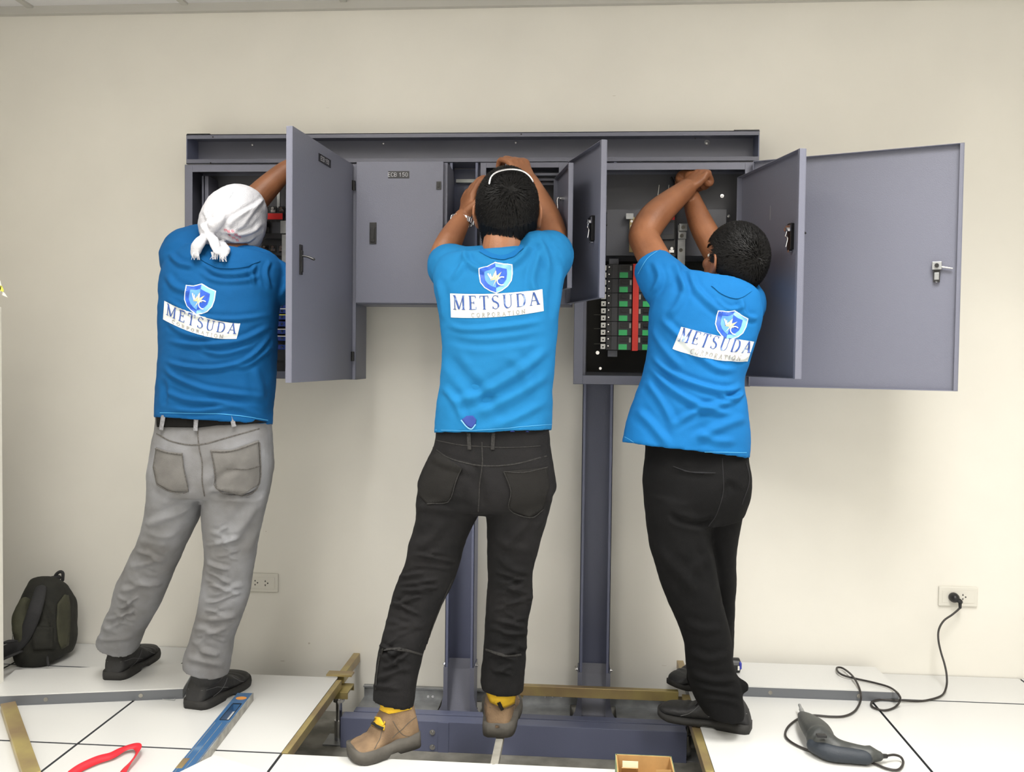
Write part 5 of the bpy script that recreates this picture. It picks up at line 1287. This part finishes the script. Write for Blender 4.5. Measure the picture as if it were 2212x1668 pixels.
    def jb(bm):
        loft(bm, [(347, 868, 578, 872, -.645, .104), (343, 903, 582, 912, -.645, .106), (340, 930, 584, 935, -.645, .110), (332, 985, 586, 985, -.645, .124), (326, 1035, 583, 1035, -.64, .128), (345, 1062, 556, 1064, -.635, .10), (395, 1078, 500, 1078, -.635, .06)], 4, 44, lip0=3, th=.006, pw=2.4)
        loft(bm, [(327, 1020, 455, 1035, -.64, .11), (325, 1070, 442, 1076, -.63, .102), (316, 1120, 424, 1128, -.615, .092), (302, 1165, 403, 1172, -.595, .084), (288, 1190, 390, 1202, -.58, .078), (268, 1232, 370, 1246, -.56, .072), (253, 1262, 356, 1280, -.54, .07), (243, 1303, 342, 1314, -.515, .068), (228, 1332, 324, 1344, -.49, .066), (222, 1356, 310, 1368, -.465, .066), (213, 1376, 296, 1405, -.44, .062)], 4, 32, lip1=6, th=.006, pw=2.2)
        loft(bm, [(448, 1035, 584, 1030, -.64, .112), (442, 1076, 577, 1072, -.635, .104), (441, 1122, 566, 1118, -.63, .094), (445, 1168, 555, 1166, -.625, .084), (446, 1205, 550, 1205, -.62, .078), (440, 1248, 542, 1248, -.61, .073), (434, 1290, 536, 1290, -.60, .07), (424, 1335, 521, 1335, -.59, .068), (412, 1380, 504, 1380, -.58, .068), (400, 1415, 497, 1420, -.575, .068), (399, 1436, 492, 1457, -.57, .064)], 4, 32, lip1=6, th=.006, pw=2.2)
    rnd = random.Random(8); F = []
    F += crumple(rnd, [(1175+k*17, 335-(1175+k*17-1180)*.42-48, 335-(1175+k*17-1180)*.42+48) for k in range(13)], .0065, 4.6)
    F += crumple(rnd, [(1150+k*17, 497-(1150+k*17-1150)*.17-48, 497-(1150+k*17-1150)*.17+48) for k in range(16)], .0065, 4.6)
    F += [([(442, 1072), (480, 1068), (540, 1072), (575, 1050)], 6, -.009), ([(445, 1068), (475, 1030), (520, 1005)], 9, -.006), ([(580, 1050), (550, 1100), (510, 1150), (480, 1190)], 12, .008), ([(575, 1100), (555, 1150), (530, 1200)], 10, .006), ([(430, 1080), (390, 1105), (330, 1128), (318, 1140)], 9, .008), ([(432, 1060), (380, 1080), (335, 1085)], 12, .005), ([(312, 1150), (350, 1160), (390, 1150)], 8, .005), ([(400, 1420), (440, 1428), (490, 1440)], 7, .006), ([(216, 1350), (250, 1368), (300, 1380)], 7, .006)]
    jn = garment('jeans', jb, M['jeanA'], body, .0048, 4, F, .0020, (12, 12, 18), 29)
    jv = bvh(jn)
    patch(jn, 'pocket', jv, [(339, 967), (365, 976), (395, 979), (398, 1010), (408, 1062), (370, 1063), (340, 1047), (332, 1010)], M['pockA'])
    patch(jn, 'pocket', jv, [(455, 972), (500, 972), (558, 951), (561, 1000), (560, 1045), (521, 1070), (468, 1056), (464, 1015)], M['pockA'])
    seam(jn, jv, [(455, 976), (500, 975), (558, 955)], 2.6, M['seamA'], .006); seam(jn, jv, [(339, 970), (365, 979), (395, 982)], 2.6, M['seamA'], .006)
    seam(jn, jv, [(458, 976), (464, 1015), (469, 1055), (521, 1069), (558, 1044), (559, 956)], 2, M['seamA'], .006); seam(jn, jv, [(395, 980), (399, 1015), (407, 1061), (372, 1061), (342, 1046)], 2, M['seamA'], .006)
    seam(jn, jv, [(488, 1011), (530, 1014), (559, 1006)], 2, M['seamA'], .006)
    seam(jn, jv, [(427, 925), (430, 965), (437, 1000), (437, 1040), (442, 1072)], 2.6, M['seamA'])
    seam(jn, jv, [(339, 937), (375, 955), (430, 961), (500, 943), (560, 926)], 2.6, M['seamA'])
    bt = soft('belt', poly_px(jv, [(342, 900), (400, 893), (470, 890), (540, 905), (575, 913), (530, 917), (470, 919), (430, 924), (343, 923)], .005, 8), M['belt'], body, .004)
    for a_, b_ in (((359, 897), (354, 930)), ((428, 894), (425, 932)), ((500, 896), (506, 922))): seam(jn, jv, [a_, b_], 9, M['loopA'], .011, 'belt_loop')
    h1 = atz(243, 1470, .036); make_shoe(body, h1, h1+V((-.012, .275, 0)), m=M['shoe'], shin=at(262, 1402, -.385), w=1.16)
    h2 = atz(417, 1533, 0.0); t2 = atz(512, 1472, 0.0); d_ = (t2-h2).normalized(); make_shoe(body, h2, h2+d_*.275, m=M['shoe'], shin=at(455, 1448, -.545), w=1.26)
    return body

# ------------------------------------------------------------------ person at the right (C)
def person_C():
    bm = bmesh.new()
    hc = at(1584, 570, -.60); f, u, r = frame_from((-.55, .80, .42), (.22, -.42, .88)); hs = .97
    add_head(bm, hc, f, u, r, hs)
    tube(bm, [at(1560, 690, -.63), at(1572, 640, -.625), at(1584, 590, -.60)], [.072, .062, .058], 20)
    loft(bm, [(1420, 985, 1595, 985, -.67, .085), (1415, 850, 1580, 850, -.66, .085), (1430, 760, 1605, 770, -.65, .09), (1440, 690, 1615, 700, -.64, .088), (1470, 640, 1600, 660, -.63, .06)], 3)
    Le, Lw = at(1392, 505, -.47), at(1483, 408, -.33)
    tube(bm, [at(1450, 625, -.62), at(1425, 580, -.57), at(1398, 530, -.50), Le, at(1420, 462, -.42), Lw], [.054, .050, .048, .048, .047, .032], 20)
    add_hand(bm, Lw, at(1508, 378, -.30)-Lw, V((.55, .6, -.35)), 1, 1.04, curl=(72, 88, 55), tcurl=45, spread=1)
    Re, Rw = at(1548, 545, -.40), at(1492, 425, -.285)
    tube(bm, [at(1600, 650, -.60), at(1585, 600, -.48), Re, at(1515, 485, -.34), Rw], [.052, .048, .044, .040, .029], 20)
    add_hand(bm, Rw, at(1498, 388, -.25)-Rw, V((-.5, .5, .1)), -1, 1.0, curl=(60, 70, 45), tcurl=35, spread=1)
    loft(bm, [(1415, 1060, 1600, 1060, -.67, .085), (1415, 975, 1600, 975, -.67, .08)], 2)
    tube(bm, [at(1450, 1070, -.66), at(1478, 1200, -.66), at(1512, 1320, -.64), at(1545, 1470, -.61), at(1550, 1510, -.60)], [.062, .048, .038, .028, .026], 16)
    tube(bm, [at(1558, 1070, -.62), at(1553, 1200, -.555), at(1548, 1320, -.47), at(1535, 1430, -.35), at(1530, 1460, -.32)], [.044, .032, .027, .022, .022], 16)
    me = fuse(bm, .0038, 4, name='person'); body = link('person', me, M['skin2'], None, True)
    tag(body, 'person in a blue shirt and black trousers with both hands crossed overhead, at the right', 'person', 'people working on the panels')
    face_parts(body, hc, f, u, r, hs)
    make_hair(body, hc, f, u, r, hs*1.0, n=9000, whorl=(-.1, -.95, .25), L=.024, seed=11)
    def sb(bm):
        loft(bm, [(1343, 955, 1618, 990, -.675, .128), (1352, 915, 1619, 940, -.67, .128), (1366, 872, 1613, 880, -.665, .124), (1384, 822, 1607, 825, -.655, .12), (1397, 765, 1622, 770, -.65, .12), (1401, 710, 1638, 720, -.645, .118), (1402, 668, 1646, 678, -.64, .115), (1418, 628, 1642, 645, -.63, .10), (1450, 595, 1622, 625, -.62, .08)], 4, 48, lip0=7, th=.011, pw=2.3)
        tube(bm, [at(1475, 650, -.63), at(1440, 615, -.61), at(1408, 572, -.555)], [.078, .076, .060], 24, round_ends=False)
        tube(bm, [at(1600, 665, -.62), at(1606, 655, -.56), at(1598, 630, -.47)], [.068, .066, .058], 24, round_ends=False)
        tube(bm, [at(1480, 620, -.625), at(1520, 625, -.63), at(1560, 650, -.635), at(1610, 655, -.625)], [.05, .052, .05, .05], 20)
    F = [([(1490, 580), (1500, 620), (1540, 660), (1590, 690)], 9, .006), ([(1455, 560), (1470, 600), (1490, 640)], 9, .006), ([(1410, 560), (1425, 600), (1405, 640)], 9, .006), ([(1420, 680), (1460, 720), (1540, 790), (1600, 800)], 9, .006), ([(1402, 760), (1440, 800), (1500, 830), (1570, 845), (1608, 830)], 8, .008), ([(1400, 790), (1450, 840), (1520, 880), (1600, 900)], 9, .008), ([(1395, 820), (1430, 870), (1460, 930)], 10, .006), ([(1612, 850), (1570, 870), (1500, 890), (1440, 930)], 9, .006), ([(1618, 900), (1560, 920), (1480, 960)], 12, .005), ([(1370, 880), (1410, 920), (1450, 970)], 11, .006), ([(1600, 640), (1610, 680), (1640, 690)], 7, .006), ([(1540, 640), (1575, 668), (1612, 660)], 6, .005), ([(1560, 760), (1600, 775), (1630, 750)], 6, .005), ([(1480, 600), (1470, 650), (1440, 690)], 10, .005), ([(1500, 930), (1540, 950), (1600, 955)], 10, .004), ([(1400, 700), (1440, 760), (1480, 800)], 10, .005), ([(1545, 850), (1585, 860), (1610, 845)], 6, .006)]
    sh = garment('shirt', sb, M['shirtC'], body, .0048, 6, [(p_, w_*.8, h_*1.35) for p_, w_, h_ in F], .0030, (9, 9, 12), 45)
    bv = shirt_print(sh, ((1472, 706), (1628, 738), (1614, 781), (1453, 754)), (3, 8), (1577, 702), (30, 10), (-9, 30), lt=(.03, .99, .42, .98), lc=(.24, .9, .07, .26))
    seam(sh, bv, [(1540, 614), (1565, 633), (1595, 640), (1620, 625)], 11, M['shirtC'], .003, 'collar')
    seam(sh, bv, [(1350, 944), (1395, 965), (1480, 974), (1560, 977), (1612, 978)], 1.5, M['stB'], .0015, 'hem_stitching')
    seam(sh, bv, [(1379, 592), (1398, 560), (1420, 543)], 1.4, M['stB'], .0015, 'sleeve_stitching')
    def pb(bm):
        loft(bm, [(1392, 915, 1606, 920, -.665, .100), (1393, 950, 1612, 955, -.665, .104), (1394, 975, 1615, 985, -.665, .108), (1389, 1023, 1622, 1025, -.665, .122), (1389, 1065, 1621, 1062, -.66, .124), (1392, 1105, 1606, 1105, -.645, .112)], 4, 44, lip0=3, th=.006, pw=2.4)
        loft(bm, [(1390, 1060, 1545, 1085, -.665, .12), (1394, 1120, 1535, 1135, -.665, .112), (1404, 1180, 1540, 1190, -.665, .102), (1420, 1240, 1550, 1245, -.66, .092), (1440, 1295, 1561, 1300, -.65, .084), (1462, 1345, 1573, 1345, -.64, .076), (1477, 1390, 1580, 1390, -.63, .072), (1482, 1435, 1584, 1435, -.62, .07), (1488, 1475, 1600, 1475, -.61, .072), (1500, 1505, 1604, 1505, -.605, .072), (1520, 1535, 1608, 1545, -.60, .07)], 4, 32, lip1=6, th=.006, pw=2.2)
        loft(bm, [(1500, 1060, 1618, 1055, -.62, .11), (1505, 1120, 1600, 1115, -.60, .1), (1515, 1180, 1590, 1180, -.57, .088), (1522, 1250, 1589, 1250, -.52, .078), (1512, 1330, 1586, 1330, -.46, .07), (1502, 1400, 1584, 1400, -.38, .066), (1486, 1445, 1578, 1450, -.32, .062), (1482, 1470, 1572, 1482, -.30, .06)], 4, 32, lip1=5, th=.006, pw=2.2)
        tube(bm, [at(1590, 1478, -.60), at(1605, 1484, -.60)], [.022, .018], 14)
    F = [([(1440, 1105), (1470, 1125), (1520, 1132), (1545, 1115)], 7, -.009), ([(1405, 1170), (1450, 1220), (1490, 1260), (1520, 1290)], 12, .006), ([(1540, 1200), (1500, 1230), (1480, 1290)], 12, .005), ([(1450, 1010), (1500, 1022), (1545, 1020)], 5, .003), ([(1560, 1080), (1575, 1050), (1590, 1070)], 9, -.006), ([(1510, 1150), (1540, 1230), (1545, 1280)], 9, .005), ([(1470, 1340), (1520, 1360), (1570, 1355)], 9, .005), ([(1480, 1400), (1530, 1425), (1585, 1410)], 8, .005), ([(1485, 1450), (1540, 1470), (1600, 1465)], 7, .007), ([(1495, 1480), (1550, 1490), (1605, 1500)], 6, .006), ([(1510, 1510), (1560, 1510), (1605, 1525)], 6, .005)]
    pn = garment('trousers', pb, M['pantC'], body, .0056, 6, F, .0022, (10, 10, 14), 61)
    pv = bvh(pn)
    seam(pn, pv, [(1455, 1008), (1490, 1020), (1545, 1022)], 2, M['seamC'], .003, 'pocket_welt')
    seam(pn, pv, [(1612, 1000), (1618, 1040), (1602, 1090)], 2, M['seamC'])
    seam(pn, pv, [(1560, 990), (1562, 1060), (1548, 1110), (1531, 1137)], 2, M['seamC'])
    h1 = atz(1606, 1590, 0.0); t1 = atz(1432, 1557, 0.0); d_ = (t1-h1).normalized(); h1 = h1+V((.028, .035, 0)); make_shoe(body, h1, h1+d_*.285, m=M['shoe'], shin=at(1556, 1520, -.60), w=1.05)
    t2 = atz(1452, 1494, 0.0); h2 = t2+V((.185, .13, 0)); make_shoe(body, h2+V((0, .02, .002)), t2+V((0, .02, .002)), m=M['shoe'], shin=at(1528, 1440, -.30))
    return body
PA = person_A(); PB = person_B(); PC = person_C()
# ================================================================== BACKPACK
def bagpx(zx, zy): return zx/3.419, 1180+zy/3.419
t = empty('backpack', 'dark olive backpack leaning against the wall at the left edge', 'backpack')
by = -.17
def Bp(zx, zy, Y=by): return at(*bagpx(zx, zy), Y)
def row(zy, l, r_, Y, th): return (*bagpx(l, zy), *bagpx(r_, zy), Y, th)
def bb(bm):
    loft(bm, [row(830, 175, 430, -.20, .07), row(800, 155, 480, -.20, .095), row(700, 150, 515, -.19, .11), row(560, 165, 522, -.175, .11), row(440, 190, 522, -.16, .105), row(340, 235, 515, -.14, .09), row(280, 275, 490, -.12, .065), row(262, 330, 450, -.115, .03)], 4, 40, pw=2.6)
me_b = bmesh.new(); bb(me_b); me = fuse(me_b, .006, 5, name='main_bag'); folds(me, [([bagpx(300, 400), bagpx(380, 560), bagpx(360, 800)], 6, -.006), ([bagpx(240, 600), bagpx(320, 590), bagpx(400, 610)], 5, .005), ([bagpx(240, 700), bagpx(320, 695), bagpx(400, 710)], 5, .005)], .004, (12, 12, 12), 3)
mb = link('main_bag', me, M['bag'], t, True); v = bvh(mb)
soft('side_panel', poly_px(v, [bagpx(*p) for p in ((470, 360), (500, 365), (512, 450), (512, 620), (500, 730), (450, 760), (425, 700), (415, 560), (420, 430))], .003, 10), M['bag2'], mb, .004)
soft('front_panel', poly_px(v, [bagpx(*p) for p in ((245, 590), (395, 600), (395, 760), (250, 760))], .004, 10), M['bag'], mb, .01)
def pk(bm): loft(bm, [row(700, 130, 230, -.27, .04), row(600, 122, 235, -.27, .05), row(500, 130, 238, -.26, .05), row(430, 160, 232, -.25, .04), row(400, 190, 240, -.24, .02)], 4, 28, pw=2.6)
q = bmesh.new(); pk(q); me = fuse(q, .006, 4, name='side_pocket'); folds(me, [], .004, (14, 14, 14), 8); link('side_pocket', me, M['bag2'], t, True)
bm = bmesh.new(); tube(bm, [Bp(400, 262, -.12), Bp(412, 215, -.12), Bp(440, 190, -.12), Bp(464, 200, -.12), Bp(462, 250, -.12)], [.006]*5, 10); tube(bm, [Bp(290, 275, -.13), Bp(350, 250, -.13), Bp(430, 232, -.12)], [.010]*3, 12)
obj('grab_handle', bm, M['strap'], t, True)
bm = bmesh.new(); tube(bm, [Bp(300, 320, -.235), Bp(265, 450, -.29), Bp(220, 580, -.30), Bp(170, 680, -.30), Bp(110, 740, -.31), Bp(20, 785, -.32), Bp(-60, 800, -.32)], [.02, .024, .024, .024, .022, .022, .022], 14, flat=(1, .45))
obj('shoulder_strap', bm, M['strap'], t, True)
bm = bmesh.new(); tube(bm, [Bp(150, 600, -.30), Bp(105, 640, -.31), Bp(100, 700, -.31), Bp(125, 660, -.31), Bp(120, 620, -.31)], [.004]*5, 8); obj('buckle_loop', bm, M['chrome'], t, True)
bm = bmesh.new(); tube(bm, [Bp(20, 720, -.36), Bp(60, 705, -.36), Bp(110, 700, -.34)], [.012, .014, .010], 10, flat=(1, .4)); tube(bm, [Bp(-10, 850, -.4), Bp(80, 810, -.38), Bp(150, 780, -.33)], [.010]*3, 10, flat=(1, .4)); obj('waist_strap', bm, M['strap'], t, True)
bm = bmesh.new(); tube(bm, [Bp(505, 700, -.16), Bp(530, 690, -.15), Bp(530, 720, -.15), Bp(500, 750, -.17)], [.004]*4, 8); tube(bm, [Bp(350, 820, -.29), Bp(352, 850, -.31), Bp(358, 880, -.32)], [.004]*3, 8)
obj('adjuster_webbing', bm, M['strap'], t, True)
bm = bmesh.new(); tube(bm, [Bp(272, 390, -.25), Bp(268, 420, -.26)], [.005]*2, 8); obj('zip_pull', bm, M['chrome'], t)

# ================================================================== origins at the base of each thing
bpy.context.view_layer.update()
for o in [o for o in COL.objects if o.parent is None and o.type in ('MESH', 'EMPTY') and 'label' in o]:
    ms = ([o] if o.type == 'MESH' else [])+[c for c in o.children_recursive if c.type == 'MESH']
    P = np.concatenate([getco(m.data) for m in ms]); lo, hi = P.min(0), P.max(0)
    off = V(((lo[0]+hi[0])/2, (lo[1]+hi[1])/2, lo[2]))
    if o.type == 'MESH': o.data.transform(Matrix.Translation(-off))
    o.location = off
    for c in o.children: c.matrix_parent_inverse = Matrix.Translation(-off)
bpy.context.view_layer.update()
